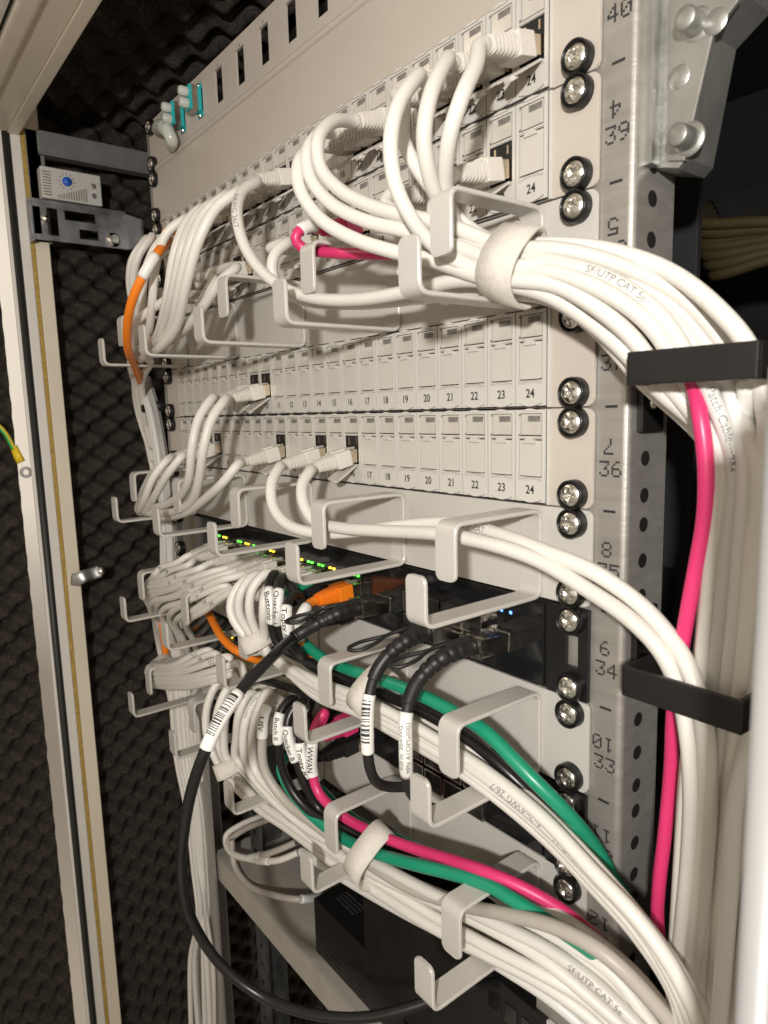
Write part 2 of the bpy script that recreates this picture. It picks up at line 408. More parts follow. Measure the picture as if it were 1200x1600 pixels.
def number_mesh(n):
    if n not in NUM:
        b = MB(); text_mb(b, str(n), 5.6, (0, -3.36, -39.4), (1, 0, 0), (0, 0, 1), widen=.92); NUM[n] = b.mesh('number', M['ink'])
    return NUM[n]
def patch_panel(key, label, opened):
    zt = BOARD[key]; t = thing('jack_panel', label, 'patch panel', (0, 0, zt), 'patch panels of 24 ports')
    b = plate(0); part('face_plate', b, M['ear'], t)
    b = MB(); xa = X1 - 24 * PT; b.box(xa - .9, X1 + 1.3, -2.6, -1.5, -44.0, -.45, .2); b.cur = 1; b.box(xa + .1, X1 - .1, -2.75, -2.55, -43.9, -.5); part('port_frame', b, [M['port'], M['dark']], t)
    for n in range(1, 25):
        x = X1 - (24.5 - n) * PT; o = n in opened
        pr = link('port', PORT[o], t, (x, -.4, 0))
        link('label_window', WIN, pr, (0, -2.0, 0)); link('number', number_mesh(n), pr)
        s = link('shutter', SHUT, pr, (0, -2.3, -31.2))
        if o: s.rotation_euler = (math.radians(122), 0, 0); s.location = Vector((0, -4.2, -31.6)) * S
    screws(t, 0)
    return t
patch_panel('A', 'topmost patch panel, just under the blank panel, full of white cables', {2, 3, 5, 6, 7, 9, 10, 11, 12, 13, 17, 18, 19, 21, 22, 23, 24})
patch_panel('B', 'second patch panel from the top, the one holding the magenta cable', {6, 8, 9, 14, 17, 21, 23})
patch_panel('C', 'third patch panel from the top, with only two cables, in ports 9 and 10', {9, 10})
patch_panel('D', 'lowest patch panel, with five cables plugged in and ports 17 to 24 free', {4, 5, 11, 14, 16})

# ---------------------------------------------------------------- blank panel and fibre panel
t = thing('blank_panel', 'plain satin blank panel between the fibre panel and the topmost patch panel', 'blank panel', (0, 0, BOARD['K']))
b = plate(0, -2.2, 0, gap=.2, bev=.5); part('face_plate', b, M['gloss'], t); screws(t, 0)
t = thing('fibre_panel', 'fibre panel with narrow black slots at the top of the rack', 'fibre panel', (0, 0, BOARD['F']))
b = MB()
slots = [147.3 + 35.4 * k for k in range(-2, 9)]
# plate built as strips round the slots
b.cur = 0; zt_, zb_ = -.3, -U + .3; sl0, sl1 = -8.2, -32.2
b.box(0, 482.6, -1.8, 0, sl0, zt_); b.box(0, 482.6, -1.8, 0, zb_, sl1)
xs = [0] + sum([[x - 6.3, x + 6.3] for x in slots], []) + [482.6]
for i in range(0, len(xs), 2): b.box(xs[i], xs[i + 1], -1.8, 0, sl1, sl0)
b.lathe([(2.6, 0), (2.6, 462)], (10, -1.4, -42.2), (1, 0, 0), 14)
part('face_plate', b, M['ear'], t)
b = MB()
for x in slots[2:]: text_mb(b, str(slots.index(x) + 1), 3.6, (x, -1.86, -7.6), (1, 0, 0), (0, 0, 1))
part('slot_numbers', b, M['ink'], t)
b = MB()
b.box(slots[0] - 6, slots[-1] + 6, 20, 22, -33, -5)
part('slot_backing', b, M['dark'], t)
for x in slots[:2]:
    a = link('fibre_adapter', None, t, (x, 0, -19))
    b = MB(); b.box(-4.6, 4.6, -12, 2, -8.8, 8.8, .5); b.box(-4.6, 4.6, -1.9, -1, -12.5, 12.5); part('adapter_body', b, M['aqua'], a)
    b = MB(); b.box(-4.75, 4.75, -10, -5.2, -8.9, 8.9); part('adapter_clip', b, M['cage'], a)
    for z in (-4.2, 4.2):
        b = MB(); b.lathe([(0, 7.2), (2.6, 7), (3.6, 5.5), (3.6, 0)], (0, -11.8, z), (0, -1, 0), 18); part('dust_cap', b, M['clear'], a)
    for z in (-11, 11):
        b = MB(); b.lathe([(0, 1.8), (1.4, 1.4), (1.8, 0)], (0, -1.9, z), (0, -1, 0), 12); part('rivet', b, M['screw'], a)
screws(t, 0)
b = MB(); P = spline([(27.1, -6.0, 251.8), (55.7, -12.0, 244.1), (73.7, -14.0, 234.6), (75.7, -12.0, 227.9), (60.0, -6.0, 226.8)], 1.2)
rs = random.Random(3)
b.tube(P, [3.4 + 2.6 * math.sin(math.pi * i / len(P)) + rs.uniform(-.35, .35) for i in range(len(P))], 11)
o = link('sleeve', b.mesh('sleeve', M['clear'])); tag(o, 'crumpled clear sleeve at the left end of the fibre panel', 'plastic sleeve')

# ---------------------------------------------------------------- cable ring panels
def strip(path, w=12.6, th=2.0, tip=True):
    """path of (y,z) points, rounded strip with width along x"""
    mb = MB(); P = []
    n = len(path)
    for i, p in enumerate(path):
        if 0 < i < n - 1:
            a = Vector(path[i - 1]) - Vector(p); c = Vector(path[i + 1]) - Vector(p); r = min(5.0, a.length * .45, c.length * .45)
            s = Vector(p) + a.normalized() * r; e = Vector(p) + c.normalized() * r
            for k in range(7):
                t_ = k / 6; P.append((s * (1 - t_) ** 2 + Vector(p) * 2 * t_ * (1 - t_) + e * t_ ** 2))
        else: P.append(Vector(p))
    # split the last straight to round the tip
    def ext(P, rev):
        if rev: P = P[::-1]
        d = (P[-1] - P[-2]).normalized(); end = P[-1]; out = P[:-1]; ws = [w / 2] * len(out)
        for k in range(6):
            a = math.pi / 2 * k / 5; rr = 3.2; out.append(end - d * rr * (1 - math.sin(a))); ws.append(w / 2 - rr * (1 - math.cos(a)))
        if rev: out = out[::-1]; ws = ws[::-1]
        return out, ws
    P1, W1 = ext(P, False); P2, W2 = ext(P1, True); W = W2[:6] + W1[len(P1) - len(P2) + 6:] if False else None
    W = [w / 2] * len(P2)
    for k in range(6):
        a = math.pi / 2 * k / 5; v = w / 2 - 3.2 * (1 - math.cos(a)); W[len(P2) - 6 + k] = v; W[5 - k] = v
    V = []; F = []; m = len(P2); c = .5
    for i in range(m):
        a = P2[max(i - 1, 0)]; e = P2[min(i + 1, m - 1)]; d = (e - a).normalized(); nn = Vector((-d.y, d.x)); p = P2[i]; hw = W[i]
        for (sx, sn) in ((-hw, -th / 2 + c), (-hw + c, -th / 2), (hw - c, -th / 2), (hw, -th / 2 + c), (hw, th / 2 - c), (hw - c, th / 2), (-hw + c, th / 2), (-hw, th / 2 - c)):
            q = p + nn * sn; V.append((sx, q.x, q.y))
    for i in range(m - 1):
        for k in range(8): k2 = (k + 1) % 8; F.append([i * 8 + k, i * 8 + k2, (i + 1) * 8 + k2, (i + 1) * 8 + k])
    F += [list(range(8))[::-1], [(m - 1) * 8 + k for k in range(8)]]
    mb.add(V, F, True)
    return mb
RING = strip([(-57.5, -27.5), (-57.5, -2.6), (-1.2 - 1.4, -2.6), (-1.2 - 1.4, -43.6), (-74.5, -43.6), (-74.5, -22.0)]).mesh('cable_ring', M['panel'])
for p_ in RING.polygons: p_.use_smooth = True
try: RING.set_sharp_from_angle(angle=math.radians(35))
except Exception: pass
def ring_panel(key, label):
    zt = BOARD[key]; t = thing('cable_ring_panel', label, 'cable management panel', (0, 0, zt), 'panels with five cable rings')
    b = plate(0, -1.6, 0, gap=.35); part('face_plate', b, M['panel'], t)
    for x in (50.5, 150.5, 250.5, 350.5, 450.5):
        link('cable_ring', RING, t, (x - .6, 0, 0))
        b = MB()
    b = MB()
    for x in (98.5, 200, 300, 400): b.box(x, x + .5, -1.75, -1.5, -U + .4, -.4)
    screws(t, 0)
ring_panel('G', 'grey cable ring panel below the magenta cable, between the second and third patch panels')
ring_panel('H', 'grey cable ring panel right under the lowest patch panel, holding a few white cables')
ring_panel('I', 'grey cable ring panel between the two black switches, holding the green, black and white bundle')
ring_panel('J', 'lowest grey cable ring panel, holding the magenta, green, grey and white bundle')

# ---------------------------------------------------------------- switches
def switch(key, label, left_mod):
    zt = BOARD[key]; t = thing('network_switch', label, 'network switch', (0, 0, zt), 'black rack switches')
    b = MB(); b.box(14, 466, -1.5, 250, -U + .6, -.6, .6); part('housing', b, M['blackm'], t)
    b = MB(); b.box(17, 458, -3.2, -1.4, -U + 2, -2, .4); part('front_glass', b, M['blackg'], t)
    for sx in (0, 1):
        b = MB()
        if sx:
            # ear with a keyhole slot: strips round the opening
            b.box(459.6, 470.2, -2.4, -.2, -U + .6, -.6); b.box(477, 482.2, -2.4, -.2, -U + .6, -.6)
            b.box(470.2, 477, -2.4, -.2, -14, -.6); b.box(470.2, 477, -2.4, -.2, -U + .6, -29)
        else: b.box(.4, 16, -2.4, -.2, -U + .6, -.6, .4)
        part('ear', b, M['blackp'], t)
    xs = [100 + 13.8 * k for k in range(16)]
    for r, z in enumerate((-22., -36.)):
        for x in xs:
            b = MB(); b.box(x - 6.2, x - 5.4, -4.6, -3.1, z - 6, z + 6); b.box(x + 5.4, x + 6.2, -4.6, -3.1, z - 6, z + 6)
            b.box(x - 5.4, x + 5.4, -4.6, -3.1, z + 5.2, z + 6); b.box(x - 5.4, x + 5.4, -4.6, -3.1, z - 6, z - 5.2)
            b.cur = 1; b.box(x - 5.4, x + 5.4, -3.5, -3.1, z - 5.2, z + 5.2)
            pr = part('network_port', b, [M['module'], M['dark']], t)
    for k, x in enumerate(xs):
        if (k * 7 + 3) % 6 < 5:
            b = MB(); mt = 'ledg' if k % 3 != 1 else 'ledy'
            b.box(x - 3.4, x - 1.4, -4.3, -3.1, -15.1, -13.6, .2); b.box(x + 1.4, x + 3.2, -4.3, -3.1, -15.1, -13.6, .2)
            part('status_light', b, M[mt], t)
    for x in (368, 384, 400, 416):
        for z in (-19, -33):
            b = MB(); b.box(x - 7.2, x + 7.2, -9, -3, z + 5.2, z + 5.9); b.box(x - 7.2, x + 7.2, -9, -3, z - 5.9, z - 5.2)
            b.box(x - 7.2, x - 6.6, -9, -3, z - 5.2, z + 5.2); b.box(x + 6.6, x + 7.2, -9, -3, z - 5.2, z + 5.2)
            b.cur = 1; b.box(x - 6.6, x + 6.6, -3.6, -3.1, z - 5.2, z + 5.2)
            part('module_cage', b, [M['cage'], M['dark']], t)
    for x in (425, 431, 437):
        b = MB(); b.box(x, x + 1.5, -3.6, -3.1, -11.5, -10, .2); part('status_light', b, M['ledb'], t)
    screws(t, 0)
    return t
switch('P', 'black switch above the green cable bundle, with an orange plug and three black plugs', 0)
switch('Q', 'lower black switch with the magenta plug, behind the two hanging black cables', 1)

# ---------------------------------------------------------------- rails
def rail(name, label, sx, x_in, x_out, marks, hi=360):
    t = thing(name, label, 'rack rail')
    b = MB(); lo = -900
    s = 1 if sx > 0 else -1
    # L profile with a rounded outer corner, drawn in plan and extruded
    P = [(x_in, 0.6)] + [(x_out - s * 3 + s * 3 * math.sin(a), 3.6 - 3 * math.cos(a)) for a in [math.pi / 2 * k / 6 for k in range(7)]] + [(x_out, 30)]
    P2 = [(x_out - s * 2, 30)] + [(x_out - s * 3 + s * 1 * math.sin(a), 3.6 - 1 * math.cos(a)) for a in [math.pi / 2 * k / 6 for k in range(6, -1, -1)]] + [(x_in, 2.6)]
    prof = P + P2; n = len(prof)
    V = [(x, y, lo) for x, y in prof] + [(x, y, hi) for x, y in prof]
    F = [[i, (i + 1) % n, (i + 1) % n + n, i + n] for i in range(n)]
    b.add(V, F, False); part('profile', b, M['steel'], t)
    b = MB()
    for k in range(-16, 8):
        for dz in (-U * .5 + 15.9, -U * .5, -U * .5 - 15.9):
            b.lathe([(0, .05), (2.9, .05), (3.3, .02)], (x_out, 13.8 + (k % 2) * 0, k * U + dz), (s, 0, 0), 18)
    part('rail_holes', b, M['dark'], t)
    if marks:
        b = MB(); xc = 489.9
        for k in range(-8, 6):
            u_main = 37 + k; u_small = 43 - u_main
            zc = (k + 1) * U - U / 2 if False else k * U + U / 2
            b.box(xc - 2.9, xc + 2.9, .45, .6, k * U - .55, k * U + .55)
            dots(b, str(u_main), 6.9, xc, zc - 4.0, .5); dots(b, str(u_small), 6.9, xc - 1.0, zc + 5.4, .5, True)
        part('unit_marks', b, M['ink'], t)
    return t
rail('mounting_rail', 'galvanised rail with printed unit numbers along the right ends of the panels', 1, 452, 498, True)
rail('mounting_rail', 'galvanised rail at the left ends of the panels, mostly in shade', -1, 30, -15.5, False, 262)

# ---------------------------------------------------------------- cabinet: foam lining, frame
def foam_sheet(name, label, o, ux, uy, nrm, w, h, pitch=31., amp=10., step=2.6):
    nu, nv = int(w / step), int(h / step); o = Vector(o); ux = Vector(ux); uy = Vector(uy); nrm = Vector(nrm); V = []; F = []
    k = 2 * math.pi / (pitch * 1.2); kb = 2 * math.pi / (pitch * .94)
    for j in range(nv + 1):
        for i in range(nu + 1):
            a, b_ = i * step, j * step
            q = math.sin((a + 1.6 * math.sin(b_ * .031)) * k) * math.cos((b_ + 1.6 * math.sin(a * .027 + 1)) * kb); q = q if q > 0 else -(abs(q) ** 1.25) * 1.35
            am_ = amp * (1 + .22 * math.sin(a * .011 + b_ * .017 + 1) * math.cos(b_ * .023 - a * .013) + .10 * math.sin(a * .09 + 2 * math.sin(b_ * .05)))
            V.append(o + ux * a + uy * b_ + nrm * (am_ * q + .5 * math.sin(a * .31 + b_ * .23) * math.cos(a * .17 - b_ * .41)))
    for j in range(nv):
        for i in range(nu): a = j * (nu + 1) + i; F.append([a, a + 1, a + nu + 2, a + nu + 1])
    b = MB(); b.add(V, F, True); ob = link(name, b.mesh(name, M['foam'])); tag(ob, label, 'foam panel')
foam_sheet('foam_panel', 'black egg-crate foam lining the cabinet side wall behind the left cables', (-178, -66, -1100), (0, 1, 0), (0, 0, 1), (1, 0, 0), 620, 1445)
foam_sheet('foam_panel', 'black egg-crate foam on the cabinet ceiling', (-178, -60, 330), (1, 0, 0), (0, 1, 0), (0, 0, -1), 800, 150, pitch=46, amp=11)
foam_sheet('foam_panel', 'black egg-crate foam on the open door at the far left', (-215, -900, -1250), (0, 1, 0), (0, 0, 1), (1, 0, 0), 800, 1560, step=3.2)
b = MB()
for a in ((-192, -190, -70, 602, -1110, 345), (-190, 645, 600, 602, -1110, 345), (-190, 645, -60, 602, 345, 347), (-190, 645, -60, 602, -1110, -1108), (644, 646, 30, 600, -1108, 345)): b.box(*a)
o = link('cabinet_shell', b.mesh('cabinet_shell', M['inner'])); tag(o, 'dark inner walls of the cabinet behind the rack', 'cabinet')

# left front post: lip, gasket groove, rubber, channel, foam seal, inner flange
t = thing('frame_post', 'white upright cabinet post with black gasket at the left', 'frame post')
zl, zh = -1100, 330
PY = [(-141.0, -100.2, -95.5)[1], (-141.0, -97.1, -95.8)[1], (-141.0, -89.6, -96.7)[1], (-141.0, -80.1, -97.7)[1], (-141.0, -75.6, -98.2)[1], (-141.0, -62.0, -99.7)[1]]
b = MB(); b.box(-144, -140, PY[0], PY[1], zl, zh, .8); b.box(-150, -140.5, PY[2], PY[3], zl, zh, 1.2); b.box(-144, -143, PY[1], PY[2], zl, zh); part('outer_lip', b, M['framew'], t)
b = MB(); b.tube([(-141.5, (PY[1] + PY[2]) / 2, zl), (-141.5, (PY[1] + PY[2]) / 2, zh)], (PY[2] - PY[1]) / 2 + .1, 14); part('gasket', b, M['gasket'], t)
b = MB(); b.box(-146, -140.8, PY[3] + .1, PY[4] - .1, zl, 300, .6); part('seal_strip', b, M['seal'], t)
b = MB(); b.box(-160, -141, PY[4], PY[5], zl, zh, .8); part('flange', b, M['frame'], t)
t = thing('frame_beam', 'cream top beam of the cabinet front running to the upper left corner', 'frame beam')
p0 = (-142.0, -80.1, 283.1); zb = p0[2]; p1 = Vector((140.3, -82.6, 283.1))
y_a = (p0[1] + p1.y) / 2; y_b = (133.6, -92.1, 283.1)[1]; y_c = (117.9, -114.4, 283.1)[1]; y_d = (108.5, -127.6, 283.1)[1]; y_e = (106.6, -130.4, 283.1)[1]
b = MB(); b.box(-166, 700, y_b, y_a, zb, zb + 4, 1.2); b.box(-166, 700, y_a - 2, y_a - .3, zb + 3, zb + 60); b.box(-166, 700, y_c - 1, y_b - .4, zb + 1.2, zb + 6, .8)
b.box(-166, 700, y_d, y_c, zb - 1.5, zb + 6, 2.4); b.box(-166, 700, y_d, y_d + 3, zb + 3, zb + 60); part('bottom_face', b, M['frame'], t)
b = MB(); b.box(-166, 700, y_e - 40, y_e, zb + 2, zb + 60, 3); part('outer_face', b, M['framew'], t)
b = MB(); b.box(-166, 700, y_e, y_d, zb + 6, zb + 8); part('gap', b, M['gasket'], t)
# latch clip on the left post
c0 = Vector((-138.0, -71.7, -173.2)); c1 = Vector((-130.0, -42.2, -167.3))
t = thing('latch_clip', 'small bent metal clip with a rivet on the left white post', 'clip', c0)
b = MB(); pth = spline([(0, 0, 0), (5, 4, -1), tuple((c1 - c0) * .3 + Vector((6, 0, 1))), tuple((c1 - c0) * .7 + Vector((1, 0, 0))), tuple(c1 - c0)], 2)
b.tube(pth, [7.0] * len(pth), 14, flat=(1, .22)); part('clip_strap', b, M['bolt'], t)
b = MB(); b.lathe([(0, 3.5), (4, 3), (5, 0)], tuple(c1 - c0 + Vector((1, 0, 0))), (1, -.2, 0), 18); part('rivet', b, M['screw'], t)
# earth wire
P = [(-170.0, -137.1, 10.2), (-165.0, -119.5, -8.3), (-160.0, -111.3, -28.8)]
t = thing('earth_wire', 'green and yellow earth wire with a ring terminal at the far left', 'wire', P[2])
o_ = Vector(P[2]); b = MB(); b.tube(spline([tuple(Vector(q) - o_) for q in P], 2), 2.6, 12); part('wire', b, M['earth'], t)
q1 = Vector((-157.0, -106.4, -42.6)) - o_; q2 = Vector((-155.0, -102.9, -53.7)) - o_
b = MB(); b.tube([(-1, 0, 3), tuple(q1 * .5), tuple(q1)], [4, 4.6, 4.8], 12, flat=(1, .75)); part('sleeve', b, M['yellow'], t)
b = MB(); r0, r1, nn = 3.0, 6.2, 24
V = [q2 + Vector((yy, r * math.cos(2 * math.pi * k / nn), r * math.sin(2 * math.pi * k / nn))) for r in (r0, r1) for yy in (-1, 1) for k in range(nn)]
F = []
for k in range(nn):
    k2 = (k + 1) % nn; F += [[k, k2, 2 * nn + k2, 2 * nn + k], [nn + k, nn + k2, 3 * nn + k2, 3 * nn + k], [k, k2, nn + k2, nn + k], [2 * nn + k, 2 * nn + k2, 3 * nn + k2, 3 * nn + k]]
b.add(V, F); part('ring_terminal', b, M['bolt'], t)

# depth strut, bracket and thermostat on the left wall
XW = -128.
def WP(u): return u
t = thing('depth_strut', 'grey horizontal strut under the ceiling foam at the upper left', 'strut')
b = MB(); s0 = (-140.0, -65.0, 280.2); s1 = (-140.0, 48.4, 276.3)
b.box(-150, -139, s0[1], 380, s0[2] - 9, s0[2] + 12, .8); b.box(-150, -136, s0[1], 380, s0[2] - 12, s0[2] - 10, .6); part('strut_profile', b, M['strut'], t)
b = MB(); b.box(-150, -141, s0[1] - 14, s0[1] + 6, (-126.0, -82.6, 182.0)[2], s0[2] + 12, .8); part('upright', b, M['strut'], t)
tz0 = (-128.0, -67.4, 254.4); tz1 = (-128.0, -8.8, 226.7); tz2 = (-128.0, -69.0, 223.7)
t = thing('thermostat', 'small pale grey thermostat box with a blue dial at the upper left', 'thermostat', (0, tz0[1], tz2[2]))
W_ = tz1[1] - tz0[1]; H_ = tz0[2] - tz2[2]
b = MB(); b.box(-148, -128, 0, W_, 0, H_, 1.5); part('case', b, M['thermo'], t)
b = MB(); b.lathe([(0, 3.0), (H_ * .13, 3.0), (H_ * .15, 0)], (-128, W_ * .42, H_ * .62), (1, 0, 0), 24); part('dial', b, M['blue'], t)
b = MB()
for k in range(11):
    a = math.radians(-60 + k * 30); cy, cz = W_ * .42 + math.cos(a) * H_ * .24, H_ * .62 + math.sin(a) * H_ * .24
    b.box(-128.1, -127.8, cy - .5, cy + .5, cz - .5, cz + .5)
part('scale_marks', b, M['ink'], t)
b = MB()
for k in range(12): y_ = W_ * (.26 + k * .042); b.box(-128.1, -127.7, y_, y_ + W_ * .018, H_ * .06, H_ * (.16 + .03 * k))
for k in range(9): z_ = H_ * (.1 + .09 * k); b.box(-128.1, -127.7, W_ * .02, W_ * .16, z_, z_ + H_ * .035)
part('vents', b, M['slot'], t)
b = MB()
for z_ in (.3, .62): b.lathe([(0, .3), (H_ * .07, .3), (H_ * .09, 0)], (-128, W_ * .87, H_ * z_), (1, 0, 0), 16)
part('terminal_screws', b, M['slot'], t)
g0 = (-126.0, -81.0, 218.9); g1 = (-126.0, 14.1, 185.5); g2 = (-126.0, -82.6, 182.0)
t = thing('rail_bracket', 'slotted galvanised bracket below the thermostat', 'bracket', (0, g0[1], g2[2]))
W_ = g1[1] - g0[1]; H_ = g0[2] - g2[2]
b = MB()
for a in ((0, W_, 0, H_ * .14), (0, W_, H_ * .86, H_), (W_ * .10, W_ * .16, .14 * H_, .86 * H_), (W_ * .27, W_ * .34, .14 * H_, .86 * H_), (W_ * .34, W_, .40 * H_, .60 * H_), (W_ * .66, W_, .60 * H_, .86 * H_), (W_ * .34, W_ * .48, .14 * H_, .40 * H_), (W_ * .68, W_, .14 * H_, .40 * H_)):
    b.box(-128, -125.5, a[0], a[1], a[2], a[3])
b.box(-140, -125, 0, 2.5, -2, H_ + 2, .5); b.box(-150, -125.5, 2.5, W_, H_, H_ + 2.5, .5)
part('slotted_plate', b, M['steeld'], t)
b = MB(); b.lathe([(0, 6), (4.5, 6), (5, 0)], (-125.5, W_ * .84, H_ * .22), (1, 0, 0), 6, False); b.lathe([(0, 3), (7, 2), (7.5, 0)], (-125.5, W_ * .84, H_ * .22), (1, 0, 0), 20); part('bolt', b, M['screw'], t)
b = MB(); b.lathe([(0, 5), (3.5, 5), (4, 0)], (-125.5, W_ * .14, H_ * .55), (1, -.3, 0), 14); part('bolt', b, M['screw'], t)
b = MB(); V = [(-126, W_, H_), (-126, W_, 0), (-70, W_ - 4, -8), (-70, W_ - 4, H_ * .5)]
b.add(V + [(x, y + 2, z) for x, y, z in V], [[0, 1, 2, 3], [4, 5, 6, 7], [0, 1, 5, 4], [1, 2, 6, 5], [2, 3, 7, 6], [3, 0, 4, 7]]); part('arm', b, M['steeld'], t)

# right post, cast bracket, cable rings, brown cables
b = MB(); xl = (603.1, -120.0, -32.5)[0] + 1
zt_ = (602.5, -120.0, 6.6)[2]
for k, (dx, dy, r_) in enumerate(((4.2, 0, 4.2), (11.5, -2, 4.0), (19, -5, 4.2), (27, -9, 4.5))): b.tube([(xl + dx, -120 + dy, -900), (xl + dx, -120 + dy, zt_ + k * 9)], r_, 24)
o = link('frame_post', b.mesh('frame_post', M['postw'])); tag(o, 'out of focus rounded white upright at the right edge', 'frame post')

t = thing('corner_bracket', 'cast grey metal bracket with two bolts at the upper right', 'bracket', (500, 20, 60))
def cz_(u, v, y): return (u, v, y)
out_ = [(490.9, 18.0, 96.1), (509.6, 18.0, 90.5), (513.1, 18.0, 93.3), (520.3, 18.0, 134.2), (532.4, 18.0, 142.0), (537.1, 18.0, 152.1), (488.5, 18.0, 175.2)]
b = MB(); b.prism([(q[0] - 500, q[2] - 60) for q in out_], -8, 12, 2.0)
b.cur = 0; part('casting', b, M['cast'], t)
b = MB(); ins = [(506.0, 9.0, 94.1), (512.9, 9.0, 92.2), (522.5, 9.0, 133.0), (530.9, 9.0, 139.8), (532.5, 9.0, 151.2), (504.1, 9.0, 164.7)]
b.prism([(q[0] - 500, q[2] - 60) for q in ins], -9.6, -7.9, .8)
q = (498.0, 8.0, 126.7); b.box(q[0] - 502, q[0] - 496, -14, -7.5, (499.1, 8.0, 93.5)[2] - 60, 260, 1.5); part('raised_face', b, M['cast'], t)
for uvp in ((514.2, 8.0, 99.6), (515.7, 8.0, 138.7)):
    b = MB(); b.lathe([(0, 9), (3.5, 9), (4.1, 8.5), (4.3, 0)], (uvp[0] - 500, -9, uvp[2] - 60), (0, -1, 0), 24); b.lathe([(4, .8), (6, .6), (6.4, 0)], (uvp[0] - 500, -9, uvp[2] - 60), (0, -1, 0), 24)
    part('bolt', b, M['cast'], t)
for uvp in ((509.5, 8.0, 122.9), (522.9, 8.0, 136.7)):
    b = MB(); b.lathe([(0, .5), (4.0, .5), (4.6, 0)], (uvp[0] - 500, -9.5, uvp[2] - 60), (0, -1, 0), 24); part('boss', b, M['cast'], t)

def cable_ring(label, u0, u1):
    z = (u0[2] + u1[2]) / 2; t = thing('cable_bracket', label, 'cable bracket', (500, 0, z), 'black cable brackets on the right rail')
    y0 = u0[1]; x0 = u0[0] - 500; x1 = u1[0] - 500; h = 5.8
    b = MB()
    b.box(x0, x1, y0 - 2, y0, -h, h, .7); b.box(x0, x0 + 2, y0, 12, -h, h, .6); b.box(x1 - 2, x1, y0, 26, -h, h, .6); b.box(-1.5, x0 + 2, 10, 12, -h, h, .5)
    part('bracket_loop', b, M['blackm'], t)
    b = MB(); b.box(-1.8, 1.2, 6, 22, -24, 14, .8); part('mount_plate', b, M['blackm'], t)
    b = MB(); b.lathe([(0, 2), (2.6, 2), (3, 0)], (1.2, 14, -12), (1, 0, 0), 16); part('screw', b, M['screw'], t)
cable_ring('upper black cable bracket round the white cables on the right', (519.5, -33.0, 13.1), (564.1, -33.0, 12.9))
cable_ring('lower black cable bracket round the white and magenta cables on the right', (521.2, -34.0, -101.1), (565.1, -34.0, -100.5))
L0 = [(442.2, 150.0, 103.5), (486.6, 150.0, 95.5), (448.5, 150.0, 89.8), (487.1, 150.0, 85.6), (455.9, 150.0, 71.9), (487.6, 150.0, 77.3)]
for k in range(12):
    f_ = k / 11; a = Vector(L0[0]).lerp(Vector(L0[4]), f_); e = Vector(L0[1]).lerp(Vector(L0[5]), f_)
    yj = random.uniform(-5, 5); b = MB(); a0 = a + (a - e) * .5 + Vector((0, 60, 20))
    b.tube(spline([tuple(a0), tuple(a + Vector((0, yj, 0))), tuple(a.lerp(e, .5) + Vector((0, yj, -2))), tuple(e + Vector((0, yj, 0))), tuple(e + (e - a) * .6 + Vector((0, 0, -8)))], 8), 3.2, 10)
    o = link('brown_cable', b.mesh('brown_cable', M['brown'])); tag(o, 'dim brown cable in the bundle deep inside the cabinet at the right', 'cable', 'brown cables deep in the cabinet')
b = MB(); qa = (456.2, 100.0, 77.6); qb = (471.3, 100.0, 74.8); b.box(qa[0], qb[0], 100, 104, -320, 330, .6); o = link('inner_upright', b.mesh('inner_upright', M['inner'])); tag(o, 'matt black upright behind the right rail, hiding the start of the brown cables', 'upright')
q = (421.6, 260.0, 88.6)
b = MB(); b.box(q[0] - 40, q[0] + 120, 260, 262, q[2] - 60, q[2] + 60, 1); o = link('rear_plate', b.mesh('rear_plate', M['blackm'])); tag(o, 'dim grey metal plate behind the brown cables', 'metal plate')

# ---------------------------------------------------------------- shelf with black boxes
ZS = -455.
t = thing('shelf', 'pale grey metal shelf at the bottom left under the cables', 'shelf', (0, 0, ZS))
b = MB(); b.box(15, 467, 8, 420, -2, 0, .6); b.box(15, 467, 6.5, 8.5, -26, -.4, .6); b.box(15, 17, 8.5, 420, -26, -2); part('tray', b, M['shelf'], t)
b = MB()
for k in range(16): b.box(210 + k * 7, 213 + k * 7, 150, 190, .0, .12)
part('vent_slots', b, M['dark'], t)
def blackbox(label, x0, x1, y0, y1, z0, z1, txts):
    t = thing('power_module', label, 'power module', (x0, y0, z0), 'black boxes on the shelf'); b = MB()
    b.box(0, x1 - x0, 0, y1 - y0, 0, z1 - z0, 1.2); part('housing', b, M['blackm'], t); b = MB()
    for r in range(2):
        for k in range(4): b.box(14 + r * 34, 38 + r * 34, -.15, .3, 6 + k * 5.2, 7.4 + k * 5.2)
    part('vent_slots', b, M['dark'], t)
    b = MB()
    rn = random.Random(5)
    for k in range(4):
        x = 12
        while x < 36:
            w_ = rn.uniform(.8, 3); b.box(x, x + w_, 14 + k * 3.4, 14 + k * 3.4 + (1.6 if k < 3 else 2.2), z1 - z0 + .02, z1 - z0 + .08); x += w_ + .7
    part('rating_marks', b, M['steeld'], t)
hb = (205.2, 17.0, -404.7)
blackbox('black box with rows of vent slots on the shelf, the left one', 200, 318, 17, 160, ZS + .1, hb[2], ['SERVER', 'POWER UNIT', '100-240V'])
blackbox('black box with vent slots on the shelf, right of its twin', 326, 452, 17, 160, ZS + .1, hb[2], ['SERVER', 'POWER UNIT'])
b = MB(); z0 = -311.15
t = thing('lower_device', 'black device with a pale ear below the lowest ring panel at the right', 'rack device', (0, 0, z0))
b = MB(); b.box(300, 460.5, -1.9, 120, -U * 2, -.8, .8); part('housing', b, M['blackm'], t)
b = MB(); b.prism(rrect(459, 482.6, -U * 2 + .3, -.3, 3), -1.6, 0, .3); part('ear', b, M['panel'], t)
b = MB()
for k in range(3):
    x = 420 + k * 12; b.box(x, x + 9, -2.4, 1, -22, -10, .3)
part('sockets', b, M['blackg'], t)
